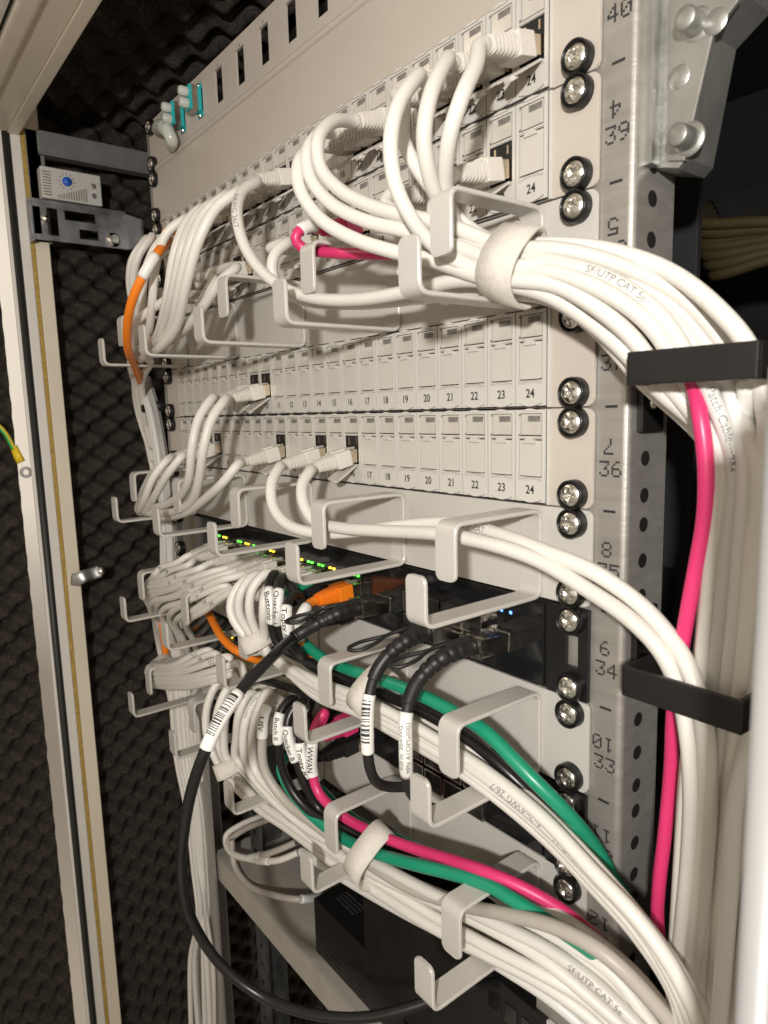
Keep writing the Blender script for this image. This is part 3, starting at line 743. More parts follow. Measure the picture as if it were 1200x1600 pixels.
for z in (-U * 2 + 6.35, -6.35):
    s = link('screw', SCREW, t, (XR, -1.6, z)); link('washer', WASHER, s)
# dark rear uprights behind the left rail
for k, (x, y) in enumerate(((36, 40), (20, 190))):
    b = MB(); b.box(x, x + 22, y, y + 3, -1100, 60); b.box(x, x + 3, y + 3, y + 34, -1100, 60)
    b.cur = 1
    for j in range(52): b.lathe([(0, .1), (3, .1), (3.1, 0)], (x + 11, y, -1090 + j * 22), (0, -1, 0), 10)
    o = link('rear_upright', b.mesh('rear_upright', [M['steeld'], M['dark']])); tag(o, ['perforated dark upright just behind the left rail', 'perforated dark upright deeper in the cabinet behind the left rail'][k], 'upright')

# ---------------------------------------------------------------- cables
def sub(P, s0, s1):
    """piece of polyline P between arc lengths s0 and s1 (mm)"""
    out = []; acc = 0
    for i in range(len(P) - 1):
        L = (P[i + 1] - P[i]).length
        if acc + L >= s0 and acc <= s1:
            if not out: out.append(P[i].lerp(P[i + 1], max(0, (s0 - acc) / L) if L else 0))
            if acc + L <= s1: out.append(P[i + 1])
            else: out.append(P[i].lerp(P[i + 1], (s1 - acc) / L)); break
        acc += L
    return out
CAMP = Vector((661.67626, -254.84577, 0.61149))
def wrap_text(mb, P, r, s0, txt, size, sgn, view=None, center=None, off=0., bold=False):
    """lettering wrapped round a cable: x runs along it, y round it"""
    V, F, w = text_geo(txt, size, 1.0, True, bold)
    fr = frames(P); acc = [0]
    for i in range(len(P) - 1): acc.append(acc[-1] + (P[i + 1] - P[i]).length)
    if center is not None: s0 = center - w / 2
    def at(s):
        s = min(max(s, 0.01), acc[-1] - .01); lo, hi = 0, len(acc) - 1
        while hi - lo > 1:
            m_ = (lo + hi) // 2
            if acc[m_] <= s: lo = m_
            else: hi = m_
        f = (s - acc[lo]) / max(acc[hi] - acc[lo], 1e-6)
        return fr[lo][0].lerp(fr[hi][0], f), fr[lo][1].lerp(fr[hi][1], f).normalized()
    # the side the lettering sits on: a fixed outward direction, so that it faces the open front of the rack
    out = []
    for v in V:
        x = v.x if sgn > 0 else w - v.x; y = (v.y - size * .35) * (1 if sgn > 0 else -1)
        p, T = at(s0 + x); n0 = Vector((.62, -.78, .10)); n0 = (n0 - T * n0.dot(T)).normalized(); b0 = n0.cross(T)
        a = (y + off) / r; out.append(p + (n0 * math.cos(a) + b0 * math.sin(a)) * (r + .05))
    mb.add(out, F)

PLUGS = {}
def plug_parts(style):
    """plug pointing along -Z local: opening at origin, cable leaves at z=+31 ; local y is up (latch side)"""
    if style in PLUGS: return PLUGS[style]
    bm_ = {'white': 'boot', 'black': 'blackr', 'pink': 'pink', 'orange': 'orange', 'green': 'green', 'grey': 'grey'}.get(style)
    res = []
    if style == 'dac':
        b = MB(); b.box(-6.8, 6.8, -4.5, 4.5, -17, 12, .5); b.box(-6.2, 6.2, 4.2, 5.0, 2, 9, .3); res.append(('plug_body', b.mesh('plug_body', M['module'])))
        b = MB(); b.box(-7.0, 7.0, 4.0, 4.5, 11.2, 12.3, .1); b.box(-7.0, 7.0, -4.5, -4.0, 11.2, 12.3, .1); b.box(-7.0, -6.4, -4, 4, 11.2, 12.3, .1); b.box(6.4, 7.0, -4, 4, 11.2, 12.3, .1); b.box(-7.2, 7.2, 4.1, 4.9, -17, -8.4); b.box(6.6, 7.2, -4.8, 4.1, -17, -8.4); res.append(('collar', b.mesh('collar', M['cage'])))
        # pull tab: a loop of strap
        b = MB(); L = [(0, 4.6, 10), (-3, 3, 22), (-7, 0, 32), (-5, -2.5, 42), (-8, -5, 50), (-13, -5, 52), (-13.5, -3, 44), (-9, -1, 35), (-7, 0, 32)]
        sp = spline(L, 1.5); b.tube(sp, 1.0, 8); res.append(('pull_tab', b.mesh('pull_tab', M['blackr'])))
        PLUGS[style] = res; return res
    b = MB(); b.box(-5.9, 5.9, -4.0, 4.0, -3, 8.5, .35); res.append(('plug_tip', b.mesh('plug_tip', M['tip'])))
    b = MB(); b.box(-6.5, 6.5, -5.0, 5.0, 7.5, 18, 1.0)
    # ribbed strain relief: rounded square sections shrinking towards the cable
    n = 7; V = []; F = []; rows = []
    z = 17.5
    for i in range(n):
        a = 6.3 - i * .36; c_ = 4.9 - i * .2
        rows += [(a, c_, z), (a, c_, z + 1.15), (a - 1.0, c_ - .9, z + 1.2), (a - 1.0, c_ - .9, z + 1.85)]; z += 1.9
    rows.append((3.5, 3.4, z + .5))
    m_ = 20
    for (a, c_, zz) in rows:
        for k in range(m_):
            t_ = 2 * math.pi * k / m_; e = .55
            V.append((a * math.copysign(abs(math.cos(t_)) ** e, math.cos(t_)), c_ * math.copysign(abs(math.sin(t_)) ** e, math.sin(t_)), zz))
    for i in range(len(rows) - 1):
        for k in range(m_): k2 = (k + 1) % m_; F.append([i * m_ + k, i * m_ + k2, (i + 1) * m_ + k2, (i + 1) * m_ + k])
    F.append([(len(rows) - 1) * m_ + k for k in range(m_)]); b.add(V, F, False)
    b.box(-2.6, 2.6, 4.6, 6.0, 9, 17, .4)
    res.append(('boot', b.mesh('boot', M[bm_])))
    b = MB(); b.box(-1.5, 1.5, 4.1, 4.9, -1, 9, .2); b.box(-3.0, 3.0, 4.9, 5.5, 4, 8, .2); res.append(('latch', b.mesh('latch', M['clear' if style != 'black' else 'blackr'])))
    PLUGS[style] = res; return res

CABLES = [
 ('white', 'thick white cable from port 24 of the topmost patch panel, rightmost of four hanging loops', 3.2, ([449.9, -1.0, 152.3], [0.0, -0.979, -0.202]), None, None, (), 'white cables plugged into the patch panels', [(449.9, -31.4, 146.0), (449.9, -35.3, 145.2), (456.7, -44.0, 133.7), (460.6, -56.0, 117.5), (456.2, -58.0, 106.0), (450.3, -55.0, 97.9), (442.7, -48.0, 89.0), (439.8, -40.0, 77.6), (448.1, -34.0, 66.4), (464.1, -32.0, 61.1), (483.4, -28.0, 58.0), (503.8, -20.0, 49.8), (522.6, -12.0, 36.3), (534.4, -6.0, 19.6), (557.0, -14.0, -19.2), (557.6, -14.0, -54.0), (557.3, -14.0, -90.5), (555.9, -14.0, -129.2), (551.0, -5.0, -186.9), (543.6, 6.0, -267.3)]),
 ('white', 'thick white cable from port 23 of the topmost patch panel, second hanging loop', 3.2, ([432.1, -1.0, 152.3], [0.0, -0.979, -0.202]), None, None, (), 'white cables plugged into the patch panels', [(432.1, -31.4, 146.0), (432.1, -35.3, 145.2), (442.7, -46.0, 140.0), (449.3, -62.0, 120.0), (447.4, -64.0, 105.2), (444.1, -58.0, 91.9), (439.4, -44.0, 80.3), (450.1, -38.0, 67.3), (469.4, -38.0, 62.4), (486.5, -32.0, 59.8), (505.1, -22.0, 52.4), (525.0, -12.0, 38.9), (537.8, -6.0, 22.6), (546.9, -4.0, 2.2), (554.2, -7.0, -19.7), (554.2, -7.0, -55.7), (552.3, -7.0, -93.7), (549.3, -7.0, -134.4), (543.7, 2.0, -194.7), (538.2, 13.0, -276.3)]),
 ('white', 'thick white cable from port 22 of the topmost patch panel, longest hanging loop', 3.2, ([414.3, -1.0, 152.3], [0.0, -0.979, -0.202]), None, None, (), 'white cables plugged into the patch panels', [(414.3, -31.4, 146.0), (414.3, -35.3, 145.2), (425.1, -46.0, 140.2), (432.3, -64.0, 121.8), (434.2, -70.0, 105.6), (434.4, -68.0, 90.3), (435.3, -60.0, 77.7), (437.7, -50.0, 68.3), (452.1, -42.0, 57.6), (471.1, -40.0, 55.1), (488.2, -34.0, 52.7), (506.6, -24.0, 44.2), (521.5, -14.0, 30.7), (533.4, -8.0, 12.9), (559.1, -21.0, -18.6), (559.3, -21.0, -52.6), (558.2, -21.0, -88.5), (555.9, -21.0, -126.7), (550.4, -12.0, -183.8), (544.0, -1.0, -262.4)]),
 ('white', 'thick white cable from port 21 of the topmost patch panel, behind the other three loops', 3.2, ([396.5, -1.0, 152.3], [0.0, -0.979, -0.202]), None, None, (), 'white cables plugged into the patch panels', [(396.5, -31.4, 146.0), (396.5, -35.3, 145.2), (410.3, -42.0, 134.3), (412.9, -46.0, 120.7), (419.6, -44.0, 106.0), (425.1, -38.1, 94.9), (434.8, -33.3, 81.9), (448.0, -28.5, 71.3), (465.7, -29.0, 65.9), (484.8, -24.9, 62.5), (502.3, -18.4, 57.6), (523.4, -15.3, 47.0), (542.3, -16.3, 31.1), (553.8, -16.9, 16.3), (558.8, -15.1, -5.2), (560.3, -12.6, -35.9), (560.1, -9.2, -80.6), (559.5, -6.0, -129.8), (557.5, -4.8, -183.3), (555.8, -6.0, -249.6)]),
 ('white', 'thick white cable from port 23 of the second patch panel, above the right ring finger', 3.2, ([432.1, -1.0, 107.9], [0.0, -0.979, -0.202]), None, None, (), 'white cables plugged into the patch panels', [(432.1, -31.4, 101.6), (432.1, -35.3, 100.8), (434.5, -36.0, 99.5), (434.4, -42.0, 94.6), (425.5, -40.0, 86.6), (426.7, -36.0, 75.6), (438.4, -30.0, 66.5), (458.7, -26.0, 60.7), (480.3, -24.0, 55.8), (498.4, -16.0, 47.6), (515.4, -8.0, 31.7), (525.4, -2.0, 13.5), (550.9, -14.0, -19.4), (550.5, -14.0, -55.1), (548.4, -14.0, -93.0), (544.6, -14.0, -133.9), (537.7, -5.0, -194.7), (531.6, 6.0, -277.0)]),
 ('white', 'short-looking white cable from port 21 of the second patch panel, behind the hanging loops', 3.2, ([396.5, -1.0, 107.9], [0.0, -0.979, -0.202]), None, None, (), 'white cables plugged into the patch panels', [(396.5, -31.4, 101.6), (396.5, -35.3, 100.8), (396.4, -38.0, 102.2), (396.5, -44.0, 96.1), (409.9, -40.0, 87.5), (424.5, -30.0, 78.8), (446.1, -24.0, 69.8), (467.3, -24.0, 63.9), (486.4, -20.0, 57.6), (505.6, -10.0, 47.0), (522.3, -2.0, 30.1), (531.3, 2.0, 9.7), (554.4, -14.0, -19.3), (553.6, -14.0, -54.6), (551.7, -14.0, -92.1), (549.3, -14.0, -132.0), (544.6, -5.0, -190.7), (539.2, 6.0, -270.9)]),
 ('white', 'white cable from port 19 of the topmost patch panel, innermost of three wide loops', 3.2, ([360.8, -1.0, 152.3], [0.0, -0.979, -0.202]), None, None, (('SF/UTP CAT 5e', 4.5, 201.6, 1),), 'white cables plugged into the patch panels', [(360.8, -31.4, 146.0), (360.8, -35.3, 145.2), (368.6, -52.0, 138.9), (375.8, -66.0, 124.7), (377.1, -66.0, 113.2), (386.3, -62.0, 101.9), (402.3, -56.0, 91.8), (421.6, -50.0, 83.9), (439.3, -44.0, 77.2), (455.6, -38.0, 68.5), (470.9, -36.0, 60.4), (491.1, -34.0, 53.6), (509.3, -28.0, 44.8), (523.7, -22.0, 31.7), (531.6, -16.0, 16.2), (547.2, -21.0, -19.1), (545.8, -21.0, -54.8), (544.0, -21.0, -92.5), (540.7, -21.0, -133.0), (534.0, -12.0, -193.4), (526.8, -1.0, -276.2)]),
 ('white', 'white cable from port 18 of the topmost patch panel, middle of three wide loops', 3.2, ([343.0, -1.0, 152.3], [0.0, -0.979, -0.202]), None, None, (), 'white cables plugged into the patch panels', [(343.0, -31.4, 146.0), (343.0, -35.3, 145.2), (360.2, -54.0, 135.9), (366.7, -66.0, 122.9), (368.1, -66.0, 111.7), (378.1, -62.0, 98.3), (397.2, -56.0, 86.7), (421.4, -50.0, 77.6), (443.0, -44.0, 68.2), (461.0, -40.0, 59.3), (472.7, -38.0, 55.0), (492.7, -36.0, 49.0), (512.1, -32.0, 38.7), (522.5, -24.0, 27.3), (529.8, -18.0, 11.8), (544.6, -14.0, -19.6), (544.3, -14.0, -56.1), (543.4, -14.0, -94.5), (540.5, -14.0, -135.6), (533.1, -5.0, -197.4), (524.4, 6.0, -282.8)]),
 ('white', 'white cable from port 17 of the topmost patch panel, outermost of three wide loops', 3.2, ([325.1, -1.0, 152.3], [0.0, -0.979, -0.202]), None, None, (('SF/UTP CAT', 4.2, 292.8, -1),), 'white cables plugged into the patch panels', [(325.1, -31.4, 146.0), (325.1, -35.3, 145.2), (352.9, -54.0, 132.2), (361.5, -68.0, 118.8), (364.9, -70.0, 106.1), (374.4, -66.0, 91.7), (392.4, -60.0, 79.6), (412.8, -54.0, 70.8), (433.2, -46.0, 63.6), (455.7, -42.0, 54.0), (474.4, -40.0, 49.7), (489.8, -36.0, 45.8), (506.9, -32.0, 34.5), (516.3, -26.0, 23.9), (522.3, -22.0, 13.4), (540.8, -7.0, -20.2), (538.6, -7.0, -58.1), (536.0, -7.0, -98.3), (532.6, -7.0, -141.4), (526.6, 2.0, -204.7), (520.5, 13.0, -290.6)]),
 ('white', 'white cable with printed lettering looping down from port 13 of the topmost patch panel', 3.2, ([253.8, -1.0, 152.3], [0.0, -0.979, -0.202]), None, None, (('HAWG 26/7', 5.0, 54.6, 1),), 'white cables plugged into the patch panels', [(253.8, -31.4, 146.0), (253.8, -35.3, 145.2), (276.5, -44.0, 137.0), (283.3, -58.0, 127.3), (291.2, -66.0, 112.1), (297.0, -66.0, 95.5), (306.6, -62.0, 80.5), (323.2, -58.0, 68.7), (348.5, -54.0, 59.5), (379.5, -48.0, 55.0), (411.2, -42.0, 54.7), (442.5, -40.0, 54.8), (466.0, -38.0, 49.7), (485.2, -34.0, 42.8), (498.5, -28.0, 32.5), (511.2, -24.0, 20.3), (520.8, -20.0, 7.8), (539.4, 0.0, -20.8), (538.4, 0.0, -59.3), (535.6, 0.0, -100.2), (531.0, -0.0, -144.5), (523.1, 9.0, -210.1), (516.9, 20.0, -298.2)]),
 ('white', 'white cable from second panel port 14, curving down in front of the port numbers', 3.2, ([271.7, -1.0, 107.9], [0.0, -0.979, -0.202]), None, None, (), 'white cables plugged into the patch panels', [(271.7, -31.4, 101.6), (271.7, -35.3, 100.8), (296.6, -36.0, 99.9), (298.7, -46.0, 93.4), (299.0, -50.0, 84.8), (300.3, -48.0, 74.1), (319.6, -44.0, 63.6), (365.7, -38.0, 55.7), (404.0, -32.0, 53.4), (440.2, -30.0, 51.4), (462.3, -30.0, 47.9), (483.6, -28.0, 41.6), (497.2, -22.0, 30.2), (513.0, -16.0, 10.5), (532.3, 7.0, -21.5), (531.1, 7.0, -61.5), (529.9, 7.0, -103.6), (527.3, 7.0, -148.5), (520.6, 16.0, -215.0), (511.8, 27.0, -306.8)]),
 ('pink', 'magenta cable making a hairpin turn below the second patch panel', 2.8, ([325.1, -1.0, 107.9], [0.0, -0.979, -0.202]), 'pink', ('label', 18.8, 29.6, ''), (), None, [(325.1, -31.4, 101.6), (325.1, -35.3, 100.8), (337.0, -44.0, 99.4), (338.8, -54.0, 95.7), (337.4, -58.0, 91.0), (337.4, -53.2, 86.8), (355.9, -46.6, 81.5), (385.6, -43.1, 75.8), (411.7, -41.0, 70.8), (440.6, -38.3, 61.4), (465.8, -35.2, 53.2), (485.0, -26.3, 47.6), (500.0, -13.0, 38.7), (517.1, -5.1, 23.9), (534.1, -18.6, 10.6), (541.5, -25.2, -3.3), (544.2, -25.1, -19.6), (544.0, -23.8, -37.7), (541.5, -23.3, -55.4), (538.6, -22.8, -73.7), (534.2, -19.1, -94.8), (528.6, -11.8, -117.1), (525.6, -6.8, -144.9), (523.3, -5.5, -174.8), (521.2, -5.0, -198.9), (519.1, -1.0, -222.1), (522.8, 6.4, -257.4), (528.5, 8.0, -280.9)]),
 ('white', 'white cable from top panel port 12, frontmost thick cable of the left bunch', 3.2, ([236.0, -1.0, 152.3], [0.0, -0.979, -0.202]), None, None, (), 'white cables of the left bunch', [(236.0, -31.4, 146.0), (236.0, -35.3, 145.2), (263.0, -50.0, 133.7), (259.1, -62.0, 124.7), (253.1, -72.0, 106.4), (234.6, -74.0, 83.9), (198.4, -68.0, 61.0), (151.8, -64.0, 50.3), (75.1, -50.0, 49.5), (-0.9, -30.0, 48.6), (-76.0, -6.0, 9.2), (-84.9, 10.0, -46.0)]),
 ('white', 'white cable from top panel port 11, just behind the frontmost cable of the bunch', 3.2, ([218.2, -1.0, 152.3], [0.0, -0.979, -0.202]), None, None, (), 'white cables of the left bunch', [(218.2, -31.4, 146.0), (218.2, -35.3, 145.2), (241.6, -48.0, 137.1), (236.3, -60.0, 126.6), (232.6, -70.0, 105.8), (216.9, -72.0, 82.9), (181.6, -66.0, 60.8), (125.6, -60.0, 55.1), (52.0, -46.0, 55.7), (-16.7, -26.0, 48.0), (-69.7, -4.0, 2.4), (-85.8, 14.0, -53.3)]),
 ('white', 'white cable from top panel port 10, third cable of the left bunch', 3.2, ([200.3, -1.0, 152.3], [0.0, -0.979, -0.202]), None, None, (), 'white cables of the left bunch', [(200.3, -31.4, 146.0), (200.3, -35.3, 145.2), (216.4, -46.0, 138.8), (211.2, -56.0, 128.9), (210.8, -66.0, 108.5), (195.9, -68.0, 84.3), (153.8, -62.0, 61.6), (100.4, -56.0, 57.5), (23.9, -40.0, 55.8), (-41.0, -16.0, 40.3), (-74.7, 4.0, -4.4), (-86.5, 18.0, -60.6)]),
 ('white', 'white cable from top panel port 9, fourth cable of the left bunch, half hidden', 3.2, ([182.5, -1.0, 152.3], [0.0, -0.979, -0.202]), None, None, (), 'white cables of the left bunch', [(182.5, -31.4, 146.0), (182.5, -35.3, 145.2), (193.5, -44.0, 141.3), (191.5, -54.0, 130.3), (187.6, -62.0, 110.1), (176.3, -64.0, 85.4), (135.1, -58.0, 61.9), (76.5, -50.0, 55.6), (-4.6, -32.0, 53.0), (-59.8, -8.0, 28.5), (-83.0, 10.0, -18.3), (-87.1, 20.0, -75.0)]),
 ('white', 'white cable from top panel port 7, in the left bunch, crossing the orange plug', 3.2, ([146.8, -1.0, 152.3], [0.0, -0.979, -0.202]), None, None, (), 'white cables of the left bunch', [(146.8, -31.4, 146.0), (146.8, -35.3, 145.2), (168.7, -44.0, 140.1), (164.1, -56.0, 130.8), (153.7, -62.0, 111.1), (140.5, -62.0, 86.1), (111.1, -56.0, 66.3), (55.2, -46.0, 55.4), (-14.9, -30.0, 50.8), (-71.0, -6.0, 22.3), (-92.1, 8.0, -32.2), (-96.3, 18.0, -89.8)]),
 ('white', 'white cable from top panel port 6, in the left bunch, beside the orange one', 3.2, ([129.0, -1.0, 152.3], [0.0, -0.979, -0.202]), None, None, (), 'white cables of the left bunch', [(129.0, -31.4, 146.0), (129.0, -35.3, 145.2), (148.8, -50.0, 133.4), (145.0, -60.0, 120.9), (130.5, -64.0, 101.2), (111.3, -60.0, 80.6), (72.1, -52.0, 65.3), (14.0, -38.0, 54.4), (-48.3, -14.0, 34.4), (-82.6, 4.0, -4.4), (-87.3, 14.0, -60.4)]),
 ('white', 'white cable from top panel port 3, second from the left edge', 3.2, ([75.5, -1.0, 152.3], [0.0, -0.979, -0.202]), None, None, (), 'white cables of the left bunch', [(75.5, -31.4, 146.0), (75.5, -35.3, 145.2), (115.1, -50.0, 137.2), (112.4, -60.0, 123.3), (102.5, -62.0, 105.8), (88.3, -56.0, 83.7), (45.0, -46.0, 68.1), (-10.7, -30.0, 52.9), (-63.3, -6.0, 22.1), (-85.9, 10.0, -32.1)]),
 ('white', 'white cable from top panel port 2, outermost at the left edge', 3.2, ([57.7, -1.0, 152.3], [0.0, -0.979, -0.202]), None, None, (), 'white cables of the left bunch', [(57.7, -31.4, 146.0), (57.7, -35.3, 145.2), (109.2, -52.0, 136.2), (106.4, -62.0, 122.3), (95.2, -62.0, 106.9), (78.4, -54.0, 80.0), (30.3, -42.0, 64.2), (-29.3, -22.0, 45.8), (-72.0, 0.0, 9.0), (-82.7, 12.0, -46.0)]),
 ('orange', 'orange cable with a white paper sleeve among the white cables at the upper left', 3.2, ([111.2, -1.0, 152.3], [0.0, -0.979, -0.202]), 'orange', ('label', 75.3, 93.5, ''), (), None, [(111.2, -31.4, 146.0), (111.2, -35.3, 145.2), (142.9, -48.0, 130.0), (165.2, -66.0, 113.8), (161.9, -76.0, 97.8), (150.5, -80.0, 84.3), (129.3, -78.0, 69.0), (102.4, -70.0, 54.3), (40.0, -44.0, 44.0), (-88.8, 10.0, 9.1), (-98.6, 22.0, -47.3)]),
 ('white', 'white cable from port 9 of the second patch panel falling left to the ring fingers', 3.2, ([182.5, -1.0, 107.9], [0.0, -0.979, -0.202]), None, None, (), 'white cables of the left bunch', [(182.5, -31.4, 101.6), (182.5, -35.3, 100.8), (240.0, -42.0, 94.7), (237.5, -52.0, 86.2), (221.2, -58.0, 72.1), (194.2, -60.0, 61.0), (150.2, -58.0, 58.5), (92.1, -52.0, 58.3), (17.4, -38.0, 54.1), (-55.4, -10.0, 21.9), (-74.6, 6.0, -31.6)]),
 ('white', 'white cable from second panel port 8, lower one of the pair falling left', 3.2, ([164.7, -1.0, 107.9], [0.0, -0.979, -0.202]), None, None, (), 'white cables of the left bunch', [(164.7, -31.4, 101.6), (164.7, -35.3, 100.8), (204.8, -42.0, 93.2), (201.7, -50.0, 78.6), (184.5, -52.0, 65.5), (144.6, -50.0, 58.5), (89.1, -46.0, 54.7), (15.1, -34.0, 51.0), (-53.6, -8.0, 21.8), (-76.4, 8.0, -31.8)]),
 ('white', 'white cable from port 6 of the second patch panel, partly behind the left bunch', 3.2, ([129.0, -1.0, 107.9], [0.0, -0.979, -0.202]), None, None, (), 'white cables of the left bunch', [(129.0, -31.4, 101.6), (129.0, -35.3, 100.8), (151.9, -40.0, 100.0), (153.0, -52.0, 88.8), (131.1, -60.0, 81.0), (112.8, -66.0, 73.4), (91.5, -66.0, 60.4), (68.3, -56.0, 52.0), (70.4, -44.0, 50.0), (-16.1, -20.0, 32.9), (-81.6, 4.0, -18.0)]),
 ('white', 'white cable from port 10 of the third patch panel, right of the arching pair', 3.2, ([200.3, -1.0, 19.0], [0.0, -0.979, -0.202]), None, None, (), 'white cables plugged into the middle patch panels', [(200.3, -31.4, 12.7), (200.3, -35.3, 11.9), (220.1, -46.0, 11.5), (222.1, -58.0, -2.0), (220.4, -64.0, -20.6), (206.2, -62.2, -41.1), (180.2, -57.5, -59.7), (135.7, -53.6, -72.8), (87.1, -50.2, -79.5), (34.2, -44.6, -83.9), (7.0, -38.1, -81.4), (-26.9, -21.5, -73.9), (-59.6, 0.0, -57.8)]),
 ('white', 'white cable from port 9 of the third patch panel, left of the arching pair', 3.2, ([182.5, -1.0, 19.0], [0.0, -0.979, -0.202]), None, None, (), 'white cables plugged into the middle patch panels', [(182.5, -31.4, 12.7), (182.5, -35.3, 11.9), (199.7, -46.0, 13.0), (201.1, -58.0, -1.4), (201.0, -64.0, -21.0), (188.1, -62.0, -42.0), (164.1, -58.0, -55.7), (128.9, -54.0, -65.9), (82.1, -50.0, -74.7), (20.1, -40.0, -80.3), (-28.5, -24.0, -73.5), (-55.9, -4.0, -57.3)]),
 ('white', 'white cable from port 16 of the lowest patch panel, bending down into the right rings', 3.3, ([307.3, -1.0, -25.5], [0.0, -0.979, -0.202]), None, None, (), 'white cables plugged into the middle patch panels', [(307.3, -31.4, -31.8), (307.3, -35.3, -32.6), (316.4, -40.0, -32.2), (322.2, -50.0, -39.2), (328.7, -54.0, -48.6), (337.5, -52.4, -59.0), (355.4, -47.3, -61.2), (389.7, -43.2, -59.4), (430.3, -42.3, -56.2), (454.7, -38.9, -57.2), (479.7, -34.2, -61.7), (500.3, -31.2, -70.0), (519.0, -29.4, -78.5), (531.1, -28.4, -87.4), (537.8, -26.9, -99.4), (542.4, -27.0, -115.5), (544.1, -25.1, -138.1), (541.2, -19.5, -172.7), (532.9, -8.6, -224.7), (526.9, 0.0, -276.8)]),
 ('white', 'white cable from port 14 of the lowest patch panel, outer bend left of its twin', 3.3, ([271.7, -1.0, -25.5], [0.0, -0.979, -0.202]), None, None, (('SF/UTP CAT', 4.6, 184.6, 1),), 'white cables plugged into the middle patch panels', [(271.7, -31.4, -31.8), (271.7, -35.3, -32.6), (280.4, -40.0, -31.6), (289.7, -52.0, -40.8), (297.2, -56.0, -53.4), (311.0, -55.0, -63.2), (336.0, -48.8, -66.4), (362.0, -39.5, -63.3), (395.6, -30.9, -57.1), (428.6, -27.9, -53.2), (453.0, -29.1, -54.9), (483.0, -30.7, -59.0), (504.7, -29.3, -64.0), (521.7, -25.0, -74.2), (533.7, -24.2, -84.6), (542.9, -27.1, -94.0), (548.5, -28.4, -107.9), (550.1, -26.1, -132.6), (547.0, -20.1, -169.5), (539.2, -9.4, -220.1), (533.1, 0.0, -271.9)]),
 ('white', 'white cable from port 11 of the lowest patch panel, sweeping left below the panel', 3.2, ([218.2, -1.0, -25.5], [0.0, -0.979, -0.202]), None, None, (), 'white cables plugged into the middle patch panels', [(218.2, -31.4, -31.8), (218.2, -35.3, -32.6), (229.8, -44.0, -32.3), (223.2, -52.0, -43.8), (196.2, -54.0, -57.3), (153.9, -52.0, -71.8), (101.8, -48.0, -81.7), (47.9, -42.0, -86.9), (-2.3, -34.0, -86.7), (-45.5, -16.0, -79.5), (-72.4, 4.0, -65.7)]),
 ('white', 'white cable from port 5 of the lowest patch panel, right of the leftmost pair', 3.2, ([111.2, -1.0, -25.5], [0.0, -0.979, -0.202]), None, None, (), 'white cables plugged into the middle patch panels', [(111.2, -31.4, -31.8), (111.2, -35.3, -32.6), (137.7, -46.0, -29.6), (130.9, -54.0, -40.9), (104.7, -56.0, -59.3), (59.3, -50.0, -78.5), (14.0, -42.0, -86.7), (-30.0, -24.0, -80.1), (-64.5, -2.0, -71.5)]),
 ('white', 'white cable from port 4 of the lowest patch panel, left of the leftmost pair', 3.2, ([93.4, -1.0, -25.5], [0.0, -0.979, -0.202]), None, None, (), 'white cables plugged into the middle patch panels', [(93.4, -31.4, -31.8), (93.4, -35.3, -32.6), (105.9, -46.0, -33.8), (101.7, -56.0, -45.9), (82.1, -58.0, -64.6), (38.7, -50.0, -82.2), (-0.4, -38.0, -82.4), (-40.0, -16.0, -71.8), (-65.3, 2.0, -58.2)]),
 ('white', 'tagged white cable, topmost of the fan leaving the upper black switch to the left', 2.9, ([113.8, -3.0, -110.9], [0.0, -0.995, -0.1]), None, None, (('A2', 4.2, 36.8, 1),), 'white cables plugged into the upper black switch', [(113.8, -33.8, -114.0), (113.8, -37.8, -114.4), (106.9, -44.0, -120.2), (80.1, -50.0, -128.5), (73.6, -52.0, -134.4), (56.7, -48.0, -139.7), (12.5, -36.0, -158.3), (-9.6, -22.0, -179.3), (-61.2, 0.0, -232.7), (-38.6, -4.0, -304.9)]),
 ('white', 'tagged white cable, second of the fan leaving the upper black switch to the left', 2.9, ([127.6, -3.0, -110.9], [0.0, -0.995, -0.1]), None, None, (('A8', 4.2, 41.0, 1),), 'white cables plugged into the upper black switch', [(127.6, -33.8, -114.0), (127.6, -37.8, -114.4), (134.4, -44.0, -116.9), (110.2, -50.0, -124.7), (85.9, -52.0, -134.3), (49.3, -48.0, -144.0), (4.4, -36.0, -162.9), (-17.8, -22.0, -184.3), (-70.0, 0.0, -238.5), (-39.0, -4.0, -307.2)]),
 ('white', 'tagged white cable, third of the fan leaving the upper black switch to the left', 2.9, ([155.2, -3.0, -110.9], [0.0, -0.995, -0.1]), None, None, (('A7', 4.2, 43.3, 1),), 'white cables plugged into the upper black switch', [(155.2, -33.8, -114.0), (155.2, -37.8, -114.4), (157.1, -44.0, -116.3), (134.8, -50.0, -123.7), (99.0, -52.0, -135.6), (48.3, -48.0, -148.3), (3.4, -36.0, -167.6), (-18.8, -22.0, -189.2), (-71.0, 0.0, -243.9), (-39.5, -4.0, -309.5)]),
 ('white', 'tagged white cable, fourth of the fan leaving the upper black switch to the left', 2.9, ([182.8, -3.0, -110.9], [0.0, -0.995, -0.1]), None, None, (('A10', 4.2, 44.5, 1),), 'white cables plugged into the upper black switch', [(182.8, -33.8, -114.0), (182.8, -37.8, -114.4), (178.4, -44.0, -115.8), (157.9, -50.0, -122.8), (114.0, -52.0, -139.4), (52.8, -48.0, -158.2), (8.2, -36.0, -178.1), (-13.9, -22.0, -200.1), (-65.7, -0.0, -255.7), (-39.9, -4.0, -311.9)]),
